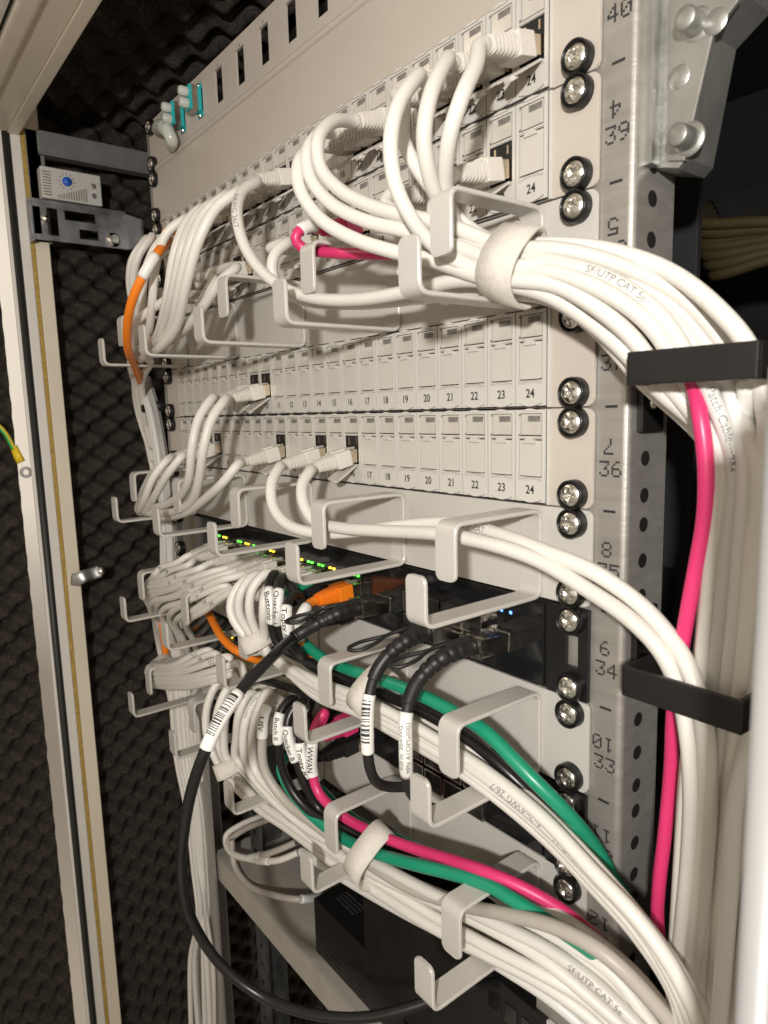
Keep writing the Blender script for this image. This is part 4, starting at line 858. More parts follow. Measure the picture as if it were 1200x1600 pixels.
 ('white', 'tagged white cable, fifth of the fan leaving the upper black switch to the left', 2.9, ([196.6, -3.0, -110.9], [0.0, -0.995, -0.1]), None, None, (('A12', 4.2, 43.5, 1),), 'white cables plugged into the upper black switch', [(196.6, -33.8, -114.0), (196.6, -37.8, -114.4), (191.8, -44.0, -116.5), (172.2, -50.0, -123.3), (128.8, -52.0, -140.9), (68.1, -48.0, -161.0), (24.9, -36.0, -181.0), (3.1, -22.0, -202.9), (-47.4, 0.0, -258.0), (-40.3, -4.0, -314.2)]),
 ('white', 'tagged white cable, sixth of the fan leaving the upper black switch to the left', 2.9, ([210.4, -3.0, -110.9], [0.0, -0.995, -0.1]), None, None, (('B11', 4.2, 42.3, 1),), 'white cables plugged into the upper black switch', [(210.4, -33.8, -114.0), (210.4, -37.8, -114.4), (208.0, -44.0, -115.1), (189.7, -50.0, -121.6), (151.5, -52.0, -141.1), (97.8, -48.0, -163.4), (56.9, -36.0, -183.1), (35.9, -22.0, -204.8), (-12.1, 0.0, -258.7), (-40.8, -4.0, -316.5)]),
 ('white', 'tagged white cable, seventh of the fan leaving the upper black switch to the left', 2.9, ([141.4, -3.0, -124.9], [0.0, -0.995, -0.1]), None, None, (('A3', 4.2, 44.3, 1),), 'white cables plugged into the upper black switch', [(141.4, -33.8, -128.0), (141.4, -37.8, -128.4), (143.5, -44.0, -123.8), (120.0, -50.0, -131.6), (85.8, -52.0, -142.5), (37.1, -48.0, -154.0), (-8.8, -36.0, -173.9), (-31.2, -22.0, -195.9), (-84.4, 0.0, -251.7), (-41.2, -4.0, -318.9)]),
 ('white', 'tagged white cable, eighth of the fan leaving the upper black switch to the left', 2.9, ([169.0, -3.0, -124.9], [0.0, -0.995, -0.1]), None, None, (('A9', 4.2, 45.6, 1),), 'white cables plugged into the upper black switch', [(169.0, -33.8, -128.0), (169.0, -37.8, -128.4), (163.3, -44.0, -123.4), (141.4, -50.0, -130.9), (100.3, -52.0, -143.6), (43.0, -48.0, -157.7), (-2.4, -36.0, -177.8), (-24.7, -22.0, -199.9), (-77.3, 0.0, -255.9), (-41.7, -4.0, -321.2)]),
 ('white', 'tagged white cable, ninth of the fan leaving the upper black switch to the left', 2.9, ([182.8, -3.0, -124.9], [0.0, -0.995, -0.1]), None, None, (('C4', 4.2, 45.6, 1),), 'white cables plugged into the upper black switch', [(182.8, -33.8, -128.0), (182.8, -37.8, -128.4), (181.9, -44.0, -123.1), (161.5, -50.0, -130.3), (115.5, -52.0, -146.2), (51.5, -48.0, -164.4), (6.8, -36.0, -184.9), (-15.3, -22.0, -207.2), (-67.2, 0.0, -263.5), (-42.1, -4.0, -323.6)]),
 ('white', 'tagged white cable, tenth of the fan leaving the upper black switch to the left', 2.9, ([196.6, -3.0, -124.9], [0.0, -0.995, -0.1]), None, None, (('A11', 4.2, 43.8, 1),), 'white cables plugged into the upper black switch', [(196.6, -33.8, -128.0), (196.6, -37.8, -128.4), (199.5, -44.0, -122.8), (180.6, -50.0, -129.7), (138.5, -52.0, -145.8), (79.8, -48.0, -164.4), (37.5, -36.0, -184.4), (16.0, -22.0, -206.4), (-33.5, -0.0, -261.3), (-42.5, -4.0, -325.9)]),
 ('white', 'tagged white cable, eleventh of the fan leaving the upper black switch to the left', 2.9, ([210.4, -3.0, -124.9], [0.0, -0.995, -0.1]), None, None, (('B12', 4.2, 43.0, 1),), 'white cables plugged into the upper black switch', [(210.4, -33.8, -128.0), (210.4, -37.8, -128.4), (212.0, -44.0, -123.8), (194.0, -50.0, -130.5), (159.8, -52.0, -147.1), (111.5, -48.0, -166.0), (71.8, -36.0, -185.7), (51.1, -22.0, -207.3), (4.2, -0.0, -260.9), (-43.0, -4.0, -328.3)]),
 ('white', 'tagged white cable, lowest of the fan leaving the upper black switch to the left', 2.9, ([224.2, -3.0, -124.9], [0.0, -0.995, -0.1]), None, None, (('B10', 4.2, 44.3, 1),), 'white cables plugged into the upper black switch', [(224.2, -33.8, -128.0), (224.2, -37.8, -128.4), (224.4, -44.0, -121.4), (207.3, -50.0, -127.9), (177.1, -52.0, -144.2), (133.7, -48.0, -162.6), (95.8, -36.0, -181.8), (75.8, -22.0, -202.9), (30.7, 0.0, -255.1), (-43.4, -4.0, -330.7)]),
 ('orange', 'orange cable emerging between the white fans on the left', 3.2, None, None, None, (), None, [(126.1, -30.0, -158.2), (153.7, -36.0, -163.8), (182.4, -40.0, -170.5), (205.8, -38.0, -174.9), (210.1, -30.0, -179.7), (205.4, -16.0, -186.5)]),
 ('orange', 'orange cable dropping straight down in the left cable bundle', 3.2, None, None, None, (), None, [(-11.0, -20.0, -194.6), (-9.5, -20.0, -222.4), (-9.7, -18.0, -250.0), (-34.3, -0.0, -304.6), (-16.8, 2.0, -357.0), (-16.3, 2.0, -415.7), (-23.5, 4.0, -473.0), (-55.0, 14.0, -566.9), (-67.0, 16.0, -659.8), (-77.1, 16.0, -773.0)]),
 ('white', 'white cable tagged B21, leftmost of four bending down to the round strap', 3.1, ([238.0, -3.0, -110.9], [0.0, -0.995, -0.1]), None, None, (('B21', 4.4, 8.8, 1),), 'white cables bending down to the round strap', [(238.0, -33.8, -114.0), (238.0, -37.8, -114.4), (243.5, -46.0, -107.6), (241.7, -58.0, -116.9), (242.6, -62.0, -129.2), (250.0, -58.6, -142.0), (259.2, -52.0, -151.5), (287.5, -49.5, -156.3), (329.2, -47.7, -157.1), (365.2, -46.4, -154.5), (404.1, -42.5, -157.3), (430.4, -39.9, -160.9), (453.9, -37.4, -165.2), (485.5, -35.8, -173.9), (511.4, -36.4, -184.5), (530.9, -35.5, -194.2), (545.0, -33.8, -207.4), (558.6, -32.0, -230.1)]),
 ('white', 'white cable tagged B20, second of four bending down to the round strap', 3.1, ([251.8, -3.0, -110.9], [0.0, -0.995, -0.1]), None, None, (('B20', 4.4, 8.7, 1), ('Patch-Cable---4x2xAWG 26/7', 5.2, 272.4, -1)), 'white cables bending down to the round strap', [(251.8, -33.8, -114.0), (251.8, -37.8, -114.4), (253.1, -46.0, -104.2), (253.5, -58.0, -113.3), (251.8, -60.0, -128.9), (255.4, -55.0, -142.1), (262.8, -51.0, -151.3), (289.9, -50.5, -155.7), (329.0, -49.3, -159.1), (365.0, -46.2, -158.0), (404.0, -40.8, -162.1), (430.4, -39.2, -164.6), (453.8, -38.7, -167.2), (483.9, -35.2, -176.6), (510.0, -33.9, -187.9), (529.7, -31.7, -199.4), (544.0, -31.4, -213.6), (554.4, -30.0, -234.8)]),
 ('white', 'white cable tagged B22, third of four bending down to the round strap', 3.1, ([265.6, -3.0, -110.9], [0.0, -0.995, -0.1]), None, None, (('B22', 4.4, 8.7, 1),), 'white cables bending down to the round strap', [(265.6, -33.8, -114.0), (265.6, -37.8, -114.4), (269.3, -46.0, -100.1), (268.3, -58.0, -109.7), (267.0, -60.0, -124.4), (264.7, -55.5, -139.1), (266.3, -51.8, -151.2), (292.2, -50.4, -156.9), (328.8, -48.4, -162.6), (364.8, -45.9, -161.0), (403.9, -41.5, -164.8), (430.3, -39.9, -167.0), (453.8, -38.4, -169.9), (482.4, -32.4, -181.4), (508.7, -31.8, -192.4), (528.6, -30.5, -203.7), (543.1, -30.0, -217.9), (550.1, -28.0, -239.6)]),
 ('white', 'white cable tagged B27, rightmost of four bending down to the round strap', 3.1, ([279.4, -3.0, -124.9], [0.0, -0.995, -0.1]), None, None, (('B27', 4.4, 8.8, 1),), 'white cables bending down to the round strap', [(279.4, -33.8, -128.0), (279.4, -37.8, -128.4), (273.7, -44.0, -104.8), (281.4, -56.0, -111.7), (282.2, -58.0, -123.5), (273.3, -53.5, -136.8), (269.8, -51.7, -151.2), (294.6, -50.3, -158.3), (328.6, -48.5, -166.1), (364.7, -45.9, -163.8), (403.7, -41.5, -167.5), (430.2, -39.8, -169.5), (453.8, -38.4, -172.8), (480.8, -30.5, -186.4), (507.4, -29.8, -196.8), (527.5, -28.5, -207.8), (542.1, -27.9, -222.2), (545.7, -26.0, -244.5)]),
 ('white', 'white cable behind the two hanging black cables, topmost of its bundle', 3.1, None, None, None, (), None, [(242.5, -30.0, -166.1), (277.1, -30.0, -165.7), (315.5, -30.0, -163.2), (355.4, -30.0, -159.8), (395.1, -30.0, -160.1), (429.0, -30.0, -162.4), (460.5, -28.0, -171.6), (491.0, -30.0, -179.6), (516.3, -30.0, -191.5), (536.7, -30.0, -204.0), (552.2, -30.0, -217.3), (561.7, -30.0, -229.0)]),
 ('black', 'black cable with a white sleeve reading Buttons, beside the orange plug', 2.9, ([265.6, -3.0, -124.9], [0.0, -0.995, -0.1]), 'black', ('label', 53.4, 75.7, 'Buttons'), (), 'black cables joining the green one', [(265.6, -33.8, -128.0), (265.6, -37.8, -128.4), (277.7, -46.0, -100.0), (287.2, -56.0, -104.0), (296.5, -60.0, -116.0), (291.2, -56.9, -132.6), (292.6, -54.2, -142.2), (309.0, -45.2, -149.5), (342.1, -38.5, -153.2), (375.4, -35.0, -153.8), (406.0, -33.0, -154.2), (438.5, -32.4, -157.3), (460.5, -29.2, -166.6), (476.3, -20.2, -182.1), (485.9, -6.9, -203.9), (496.3, 2.8, -222.6), (513.9, 9.3, -245.0), (528.8, 14.8, -265.3), (534.9, 18.0, -282.4)]),
 ('black', 'black cable with a white sleeve reading Quacker A, beside the orange plug', 2.9, ([293.2, -3.0, -110.9], [0.0, -0.995, -0.1]), 'black', ('label', 36.9, 60.2, 'Quacker A'), (), 'black cables joining the green one', [(293.2, -33.8, -114.0), (293.2, -37.8, -114.4), (289.1, -46.0, -100.5), (300.0, -56.0, -103.2), (304.5, -60.0, -114.3), (298.1, -56.9, -126.3), (298.9, -51.5, -140.0), (303.7, -39.9, -154.5), (333.3, -32.9, -159.5), (366.2, -28.6, -158.2), (397.9, -25.9, -157.2), (431.5, -24.8, -161.4), (455.1, -23.0, -172.7), (472.3, -15.8, -188.6), (483.7, -4.4, -207.3), (496.3, 3.1, -221.1), (513.9, 10.0, -242.8), (528.8, 14.9, -264.8), (534.9, 18.0, -282.4)]),
 ('black', 'black cable with a white sleeve reading Topsy A, beside the orange plug', 2.9, ([307.0, -3.0, -124.9], [0.0, -0.995, -0.1]), 'black', ('label', 42.0, 61.5, 'Topsy A'), (), 'black cables joining the green one', [(307.0, -33.8, -128.0), (307.0, -37.8, -128.4), (301.9, -44.0, -109.9), (312.0, -58.0, -110.7), (314.4, -60.0, -121.9), (312.5, -56.9, -133.5), (313.6, -50.7, -142.4), (298.6, -33.5, -156.7), (324.4, -25.0, -162.8), (357.0, -22.0, -162.9), (389.8, -21.0, -163.1), (424.5, -18.5, -168.1), (449.8, -15.3, -178.0), (468.4, -9.1, -192.1), (481.6, -2.2, -208.4), (496.3, 1.0, -220.7), (513.9, 9.7, -243.8), (528.8, 16.9, -266.1), (534.9, 18.0, -282.4)]),
 ('green', 'green cable running over the black cables through the upper rings', 3.3, ([279.4, -3.0, -110.9], [0.0, -0.995, -0.1]), 'green', ('label', 21.9, 38.7, ''), (), None, [(279.4, -33.8, -114.0), (279.4, -37.8, -114.4), (284.0, -40.0, -112.1), (285.4, -44.0, -119.4), (288.0, -42.0, -131.9), (308.4, -43.4, -140.3), (327.5, -43.6, -143.7), (349.9, -43.4, -143.4), (383.6, -42.6, -140.8), (414.3, -41.0, -140.1), (435.2, -39.4, -142.1), (453.9, -39.7, -143.7), (479.5, -36.5, -157.6), (492.7, -28.5, -171.6), (497.4, -15.8, -189.9), (502.4, -5.4, -211.1), (519.5, 2.2, -234.3), (533.8, 7.5, -256.3), (540.4, 12.0, -274.0)]),
 ('orange', 'orange cable end with a large orange boot and white sleeve at the upper black switch', 3.0, ([307.0, -3.0, -110.9], [0.0, -0.995, -0.1]), 'orange', ('label', 11.4, 38.0, ''), (), None, [(307.0, -33.8, -114.0), (307.0, -37.8, -114.4), (315.6, -50.0, -117.8), (310.2, -50.0, -129.0), (305.2, -44.0, -141.8), (307.8, -34.0, -152.7), (313.9, -24.0, -161.0)]),
 ('black', 'long black cable with a barcode sleeve sweeping in a big arc down to the shelf', 2.9, ([341.3, -17.0, -113.3], [0.02, -0.998, 0.06]), 'dac', ('bar', 100.4, 130.7, ''), (), None, [(341.5, -29.0, -112.6), (341.6, -33.0, -112.4), (344.5, -41.0, -111.8), (339.8, -52.0, -116.2), (331.1, -64.0, -124.3), (350.8, -91.9, -126.1), (356.4, -110.5, -134.6), (361.2, -125.4, -145.0), (361.6, -134.7, -159.1), (355.0, -139.4, -178.5), (341.2, -140.0, -207.9), (324.0, -136.6, -244.5), (312.3, -128.3, -282.1), (318.1, -115.6, -312.7), (336.4, -99.5, -329.6), (365.9, -84.2, -328.2), (389.4, -66.6, -323.4), (408.9, -46.2, -314.4), (422.6, -25.5, -306.4), (426.2, 0.0, -315.2)]),
 ('blackc', 'left one of the two short black cables hanging before the upper rings', 2.7, ([402.2, -17.0, -113.3], [0.02, -0.998, 0.06]), 'dac', ('bar', 47.1, 75.4, ''), (), None, [(402.4, -29.0, -112.6), (402.5, -33.0, -112.4), (404.4, -41.0, -112.8), (401.5, -50.0, -117.7), (399.5, -58.0, -125.9), (398.7, -63.0, -138.1), (402.9, -68.0, -156.4), (401.4, -66.0, -174.5), (397.7, -58.0, -187.6), (397.2, -46.0, -194.1), (400.9, -36.0, -195.5)]),
 ('blackc', 'right one of the two short black cables hanging before the upper rings', 2.7, ([434.6, -17.0, -112.5], [0.02, -0.998, 0.06]), 'dac', ('bar2', 48.0, 80.2, ''), (), None, [(434.8, -29.0, -111.8), (434.9, -33.0, -111.6), (434.2, -41.0, -112.2), (432.0, -50.0, -116.2), (427.6, -57.0, -124.9), (426.2, -62.0, -137.7), (429.9, -66.0, -153.2), (425.5, -62.0, -170.8), (420.3, -54.0, -186.0), (422.6, -42.0, -196.5), (424.0, -32.0, -198.8)]),
 ('white', 'white cable, topmost of the small fan at the left of the lower black switch', 2.9, ([155.2, -3.0, -199.8], [0.0, -0.995, -0.1]), None, None, (('C1C', 4.0, 37.0, 1),), 'white cables plugged into the lower black switch', [(155.2, -33.8, -202.9), (155.2, -37.8, -203.3), (159.2, -42.0, -183.8), (138.9, -50.0, -191.6), (111.0, -54.0, -205.8), (57.8, -50.0, -222.7), (8.3, -38.0, -237.1), (-3.7, -22.0, -237.8), (-16.7, -8.0, -261.5), (-26.1, -4.0, -315.1), (-32.0, -0.0, -392.1)]),
 ('white', 'white cable, second of the small fan at the left of the lower black switch', 2.9, ([169.0, -3.0, -199.8], [0.0, -0.995, -0.1]), None, None, (('B9', 4.0, 38.5, 1),), 'white cables plugged into the lower black switch', [(169.0, -33.8, -202.9), (169.0, -37.8, -203.3), (171.1, -42.0, -183.3), (151.8, -50.0, -190.8), (113.3, -54.0, -208.2), (46.6, -50.0, -229.6), (-4.0, -38.0, -244.6), (-15.8, -22.0, -245.2), (-28.8, -8.0, -269.2), (-16.8, -4.0, -311.9), (-22.5, 0.0, -388.0)]),
 ('white', 'white cable, third of the small fan at the left of the lower black switch', 2.9, ([196.6, -3.0, -199.8], [0.0, -0.995, -0.1]), None, None, (('C22', 4.0, 41.6, 1),), 'white cables plugged into the lower black switch', [(196.6, -33.8, -202.9), (196.6, -37.8, -203.3), (194.2, -42.0, -179.6), (176.6, -50.0, -186.5), (125.9, -54.0, -207.6), (42.2, -50.0, -234.5), (-8.8, -38.0, -250.0), (-20.5, -22.0, -250.6), (-33.5, -8.0, -274.9), (-7.6, -4.0, -308.7), (-13.1, 0.0, -384.0)]),
 ('white', 'white cable, fourth of the small fan at the left of the lower black switch', 2.9, ([210.4, -3.0, -199.8], [0.0, -0.995, -0.1]), None, None, (('C11', 4.0, 42.0, 1),), 'white cables plugged into the lower black switch', [(210.4, -33.8, -202.9), (210.4, -37.8, -203.3), (210.1, -42.0, -180.2), (193.7, -50.0, -186.7), (138.4, -54.0, -208.9), (48.2, -50.0, -237.7), (-2.3, -38.0, -253.4), (-14.1, -22.0, -254.3), (-27.0, -8.0, -278.6), (1.3, -4.0, -305.6), (-4.0, 0.0, -380.0)]),
 ('white', 'white cable, fifth of the small fan at the left of the lower black switch', 2.9, ([196.6, -3.0, -213.8], [0.0, -0.995, -0.1]), None, None, (('A15', 4.0, 41.1, 1),), 'white cables plugged into the lower black switch', [(196.6, -33.8, -216.9), (196.6, -37.8, -217.3), (198.4, -42.0, -188.4), (181.1, -50.0, -195.5), (132.0, -54.0, -215.2), (50.9, -50.0, -240.6), (0.7, -38.0, -256.5), (-11.2, -22.0, -257.5), (-24.1, -8.0, -281.9), (10.1, -4.0, -302.5), (4.9, 0.0, -376.2)]),
 ('white', 'white cable, lowest of the small fan at the left of the lower black switch', 2.9, ([210.4, -3.0, -213.8], [0.0, -0.995, -0.1]), None, None, (('C9', 4.0, 40.0, 1),), 'white cables plugged into the lower black switch', [(210.4, -33.8, -216.9), (210.4, -37.8, -217.3), (203.5, -42.0, -190.5), (186.5, -50.0, -197.4), (139.0, -54.0, -216.6), (60.5, -50.0, -241.4), (11.1, -38.0, -257.3), (-0.8, -22.0, -258.6), (-13.7, -8.0, -282.9), (18.7, -4.0, -299.5), (13.7, 0.0, -372.4)]),
 ('white', 'white cable tagged A11, leftmost of six bending down behind the long black cable', 3.1, ([182.8, -3.0, -199.8], [0.0, -0.995, -0.1]), None, None, (('A11', 4.4, 8.3, 1),), 'white cables bending down to the strap behind the long black cable', [(182.8, -33.8, -202.9), (182.8, -37.8, -203.3), (183.2, -46.0, -199.5), (181.2, -56.0, -214.3), (182.3, -60.0, -235.9), (191.3, -58.4, -254.6), (199.0, -54.9, -266.2), (239.3, -50.1, -276.3), (281.1, -47.1, -274.6), (332.0, -45.5, -272.6), (378.0, -42.6, -269.4), (418.7, -40.8, -264.7), (453.1, -37.9, -258.8), (483.0, -31.1, -258.1), (502.7, -25.6, -262.9), (519.3, -20.0, -272.7)]),
 ('white', 'white cable tagged A17, second of six bending down behind the long black cable', 3.1, ([224.2, -3.0, -199.8], [0.0, -0.995, -0.1]), None, None, (('A17', 4.4, 8.4, 1),), 'white cables bending down to the strap behind the long black cable', [(224.2, -33.8, -202.9), (224.2, -37.8, -203.3), (206.6, -48.0, -195.9), (204.2, -58.0, -211.1), (201.2, -60.0, -231.5), (203.2, -56.8, -250.1), (209.7, -53.3, -260.1), (244.0, -50.8, -269.4), (285.1, -49.1, -267.4), (332.3, -45.8, -266.5), (378.2, -40.8, -263.7), (418.9, -39.5, -259.1), (453.2, -39.0, -253.0), (482.9, -33.0, -251.4), (502.5, -25.6, -255.8), (525.2, -20.0, -268.0)]),
 ('white', 'white cable tagged A22, third of six bending down behind the long black cable', 3.1, ([224.2, -3.0, -213.8], [0.0, -0.995, -0.1]), None, None, (('A22', 4.4, 8.4, 1),), 'white cables bending down to the strap behind the long black cable', [(224.2, -33.8, -216.9), (224.2, -37.8, -217.3), (223.5, -48.0, -193.6), (224.0, -60.0, -206.3), (214.6, -60.0, -229.0), (214.3, -59.0, -246.8), (220.0, -53.4, -251.4), (248.5, -48.7, -261.8), (289.0, -47.9, -262.1), (332.7, -47.3, -263.0), (378.5, -42.7, -258.3), (419.0, -39.1, -251.2), (453.2, -36.8, -244.7), (482.9, -32.2, -244.7), (502.4, -27.3, -251.2), (530.8, -20.0, -263.4)]),
 ('white', 'white cable tagged A16, fourth of six bending down behind the long black cable', 3.1, ([238.0, -3.0, -199.8], [0.0, -0.995, -0.1]), None, None, (('A16', 4.4, 8.0, 1), ('SF/UTP CAT 5e', 4.7, 351.2, 1)), 'white cables bending down to the strap behind the long black cable', [(238.0, -33.8, -202.9), (238.0, -37.8, -203.3), (237.5, -48.0, -192.0), (238.3, -58.0, -204.4), (231.9, -58.0, -223.2), (225.2, -56.9, -242.6), (229.9, -54.9, -246.9), (253.0, -49.5, -256.9), (292.8, -46.9, -255.5), (333.1, -45.9, -255.6), (378.7, -43.0, -251.0), (419.2, -40.7, -245.5), (453.3, -37.3, -240.4), (482.8, -31.0, -239.5), (502.3, -26.1, -243.9), (536.2, -20.0, -259.0)]),
 ('white', 'white cable tagged D1E, fifth of six bending down behind the long black cable', 3.1, ([251.8, -3.0, -199.8], [0.0, -0.995, -0.1]), None, None, (('D1E', 4.4, 7.5, 1), ('Patch-Cable', 3.4, 26.1, 1)), 'white cables bending down to the strap behind the long black cable', [(251.8, -33.8, -202.9), (251.8, -37.8, -203.3), (253.0, -48.0, -188.1), (254.2, -60.0, -200.6), (250.2, -62.0, -219.8), (251.6, -60.4, -237.6), (275.4, -56.9, -249.9), (310.0, -50.1, -258.4), (346.7, -45.2, -256.9), (387.5, -39.4, -254.4), (422.2, -34.5, -251.5), (454.1, -30.9, -244.1), (481.6, -25.9, -241.3), (507.7, -19.1, -243.7), (532.6, -16.0, -261.6)]),
 ('white', 'white cable tagged D20, rightmost of six bending down behind the long black cable', 3.1, ([265.6, -3.0, -199.8], [0.0, -0.995, -0.1]), None, None, (('D20', 4.4, 7.4, 1),), 'white cables bending down to the strap behind the long black cable', [(265.6, -33.8, -202.9), (265.6, -37.8, -203.3), (264.3, -48.0, -182.6), (265.6, -58.0, -195.0), (259.7, -60.0, -216.8), (260.8, -59.3, -236.4), (284.3, -56.1, -245.8), (310.3, -48.8, -255.0), (346.9, -45.2, -253.9), (387.6, -40.8, -252.1), (422.3, -35.2, -248.3), (454.1, -29.9, -241.1), (481.6, -24.7, -238.2), (507.6, -19.5, -240.3), (532.5, -16.0, -258.7)]),
 ('grey', 'grey cable with a white sleeve reading USV', 3.2, ([279.4, -3.0, -199.8], [0.0, -0.995, -0.1]), 'grey', ('label', 36.0, 57.0, 'USV'), (), None, [(279.4, -33.8, -202.9), (279.4, -37.8, -203.3), (271.0, -46.0, -184.7), (276.7, -58.0, -189.9), (275.2, -60.0, -206.5), (276.3, -60.5, -228.9), (289.3, -54.9, -245.7), (317.8, -48.9, -252.5), (356.9, -44.5, -255.4), (398.6, -41.4, -253.0), (438.0, -40.2, -240.5), (469.1, -40.8, -226.4), (497.5, -41.1, -215.4), (519.3, -38.8, -214.8), (537.0, -31.3, -229.1), (548.2, -26.0, -242.5)]),
 ('grey', 'grey cable in the lower bundle running below the others', 3.0, None, None, None, (), None, [(247.9, -40.0, -199.4), (257.8, -50.0, -211.6), (253.4, -52.0, -235.9), (267.4, -50.0, -256.5), (302.8, -46.0, -266.4), (347.8, -38.0, -270.9), (396.4, -34.0, -266.1), (436.7, -30.0, -259.3), (470.5, -26.0, -252.8), (496.8, -18.0, -258.0), (518.8, -12.0, -269.1)]),
 ('black', 'black cable with a white sleeve reading Butch II, beside the magenta cable', 2.8, ([293.2, -3.0, -199.8], [0.0, -0.995, -0.1]), 'black', ('label', 42.0, 60.6, 'Butch II'), (), 'black cables joining the lower green one', [(293.2, -33.8, -202.9), (293.2, -37.8, -203.3), (293.0, -46.0, -178.4), (293.7, -56.0, -184.7), (296.3, -60.0, -196.5), (296.3, -59.4, -213.2), (298.9, -56.1, -230.5), (311.1, -50.7, -243.9), (349.0, -38.2, -249.9), (386.8, -29.4, -249.1), (421.6, -23.5, -243.8), (451.6, -18.3, -239.6), (473.4, -6.0, -245.4)]),
 ('black', 'black cable with a white sleeve reading Quacker B, beside the magenta cable', 2.8, ([307.0, -3.0, -213.8], [0.0, -0.995, -0.1]), 'black', ('label', 60.7, 83.0, 'Quacker B'), (), 'black cables joining the lower green one', [(307.0, -33.8, -216.9), (307.0, -37.8, -217.3), (300.6, -44.0, -179.1), (299.5, -54.0, -187.5), (303.2, -56.0, -201.6), (306.3, -53.2, -215.1), (310.7, -49.8, -230.2), (316.6, -44.7, -244.4), (349.1, -38.6, -248.5), (386.9, -29.6, -246.7), (421.6, -23.2, -241.2), (451.6, -17.9, -237.5), (473.4, -6.0, -243.7)]),
 ('black', 'black cable with a white sleeve reading Topsy B, beside the magenta cable', 2.8, ([141.4, -3.0, -199.8], [0.0, -0.995, -0.1]), 'black', ('label', 195.5, 218.1, 'Topsy B'), (), 'black cables joining the lower green one', [(141.4, -33.8, -202.9), (141.4, -37.8, -203.3), (304.8, -40.0, -179.8), (304.6, -48.0, -191.0), (306.6, -50.0, -206.5), (309.9, -49.0, -218.6), (308.1, -42.6, -234.5), (318.8, -35.3, -247.1), (349.2, -37.1, -246.3), (387.0, -30.2, -245.6), (421.6, -25.0, -240.5), (451.6, -18.4, -236.2), (473.4, -6.0, -242.0)]),
 ('green', 'green cable in the lower bundle under the magenta cable', 3.3, None, None, None, (), None, [(277.2, -44.0, -224.5), (278.8, -50.0, -229.1), (289.9, -52.0, -236.6), (310.9, -49.2, -247.1), (336.6, -46.8, -250.0), (372.6, -46.2, -243.4), (409.1, -45.3, -231.9), (431.2, -42.5, -225.6), (455.3, -39.0, -220.4), (476.8, -37.0, -220.4), (494.0, -31.5, -224.9), (503.6, -15.3, -242.3), (520.8, -6.2, -257.9), (527.9, -2.0, -274.7)]),
 ('green', 'dark green cable half hidden behind the magenta cable in the lower rings', 3.0, None, None, None, (), None, [(294.7, -30.0, -246.0), (317.0, -30.0, -249.3), (341.8, -28.0, -250.4), (370.7, -26.0, -245.2), (397.2, -20.0, -245.2), (419.0, -12.0, -247.7)]),
 ('pink', 'magenta cable with a white sleeve reading WWAN in the lower bundle', 3.0, ([307.0, -3.0, -199.8], [0.0, -0.995, -0.1]), 'pink', ('label', 48.1, 72.6, 'WWAN'), (), None, [(307.0, -33.8, -202.9), (307.0, -37.8, -203.3), (320.9, -40.0, -180.2), (318.0, -46.0, -188.9), (317.3, -48.0, -201.0), (316.0, -48.3, -217.9), (320.6, -47.1, -230.8), (338.2, -44.3, -237.4), (367.6, -41.0, -236.5), (399.3, -39.2, -230.2), (427.1, -38.5, -222.4), (451.6, -37.1, -216.4), (470.0, -30.1, -218.3), (485.5, -20.9, -225.5), (498.9, -11.3, -238.4), (517.6, -6.7, -252.9), (530.7, -2.0, -272.4)]),
 ('white', 'white cable just under the magenta one in the lower rings', 3.0, None, None, None, (), None, [(337.1, -30.0, -263.9), (375.3, -30.0, -251.5), (417.2, -29.0, -238.6), (452.3, -28.0, -228.6), (477.8, -26.0, -225.2), (499.1, -22.0, -227.9), (520.3, -16.0, -237.8), (540.2, -10.0, -259.5)]),
 ('whitec', 'pale white cable between the grey ones behind the lowest right ring', 3.0, None, None, None, (), None, [(342.1, -34.0, -273.2), (391.2, -34.0, -259.1), (429.6, -32.0, -251.8), (462.2, -30.0, -243.9), (488.8, -26.0, -244.5), (511.1, -20.0, -251.2), (527.1, -16.0, -266.1)]),
 ('whitec', 'white cable of the right vertical run, half hidden behind the magenta one', 2.9, None, None, None, (), 'white cables of the right vertical run', [(534.8, 7.0, 7.2), (539.4, 7.0, -21.2), (539.3, 7.0, -60.2), (537.5, 7.0, -101.5), (533.6, 7.0, -146.0), (525.8, 16.0, -212.0), (518.5, 27.0, -301.5)]),
 ('whitec', 'white cable of the right vertical run, narrow strip right of the magenta cable', 2.9, None, None, None, (), 'white cables of the right vertical run', [(537.8, -8.0, 7.0), (543.8, -7.0, -20.1), (543.0, -7.0, -57.4), (541.9, -7.0, -96.7), (539.6, -7.0, -138.5), (533.7, 2.0, -200.5), (525.9, 13.0, -286.2)]),
 ('whitec', 'white cable of the right vertical run, straight one in the front row', 2.9, None, None, None, (), 'white cables of the right vertical run', [(544.8, -14.0, 6.7), (555.2, -21.0, -18.8), (555.0, -21.0, -53.3), (553.6, -21.0, -89.8), (551.0, -21.0, -128.7), (545.1, -12.0, -186.9), (538.4, -1.0, -266.9)]),
 ('whitec', 'white cable of the right vertical run, near the white post at mid height', 2.9, None, None, None, (), 'white cables of the right vertical run', [(552.9, -18.0, 6.3), (549.2, -7.0, -19.9), (549.7, -7.0, -56.4), (548.5, -7.0, -94.8), (545.5, -7.0, -136.0), (538.6, 2.0, -197.6), (531.1, 13.0, -282.1)]),
 ('whitec', 'white cable of the right vertical run, behind the front row near its middle', 2.9, None, None, None, (), 'white cables of the right vertical run', [(542.2, -2.0, 6.8), (543.4, 0.0, -20.6), (541.7, 0.0, -58.7), (539.4, -0.0, -99.2), (536.7, 0.0, -142.2), (531.8, 9.0, -205.1), (526.3, 20.0, -290.6)]),
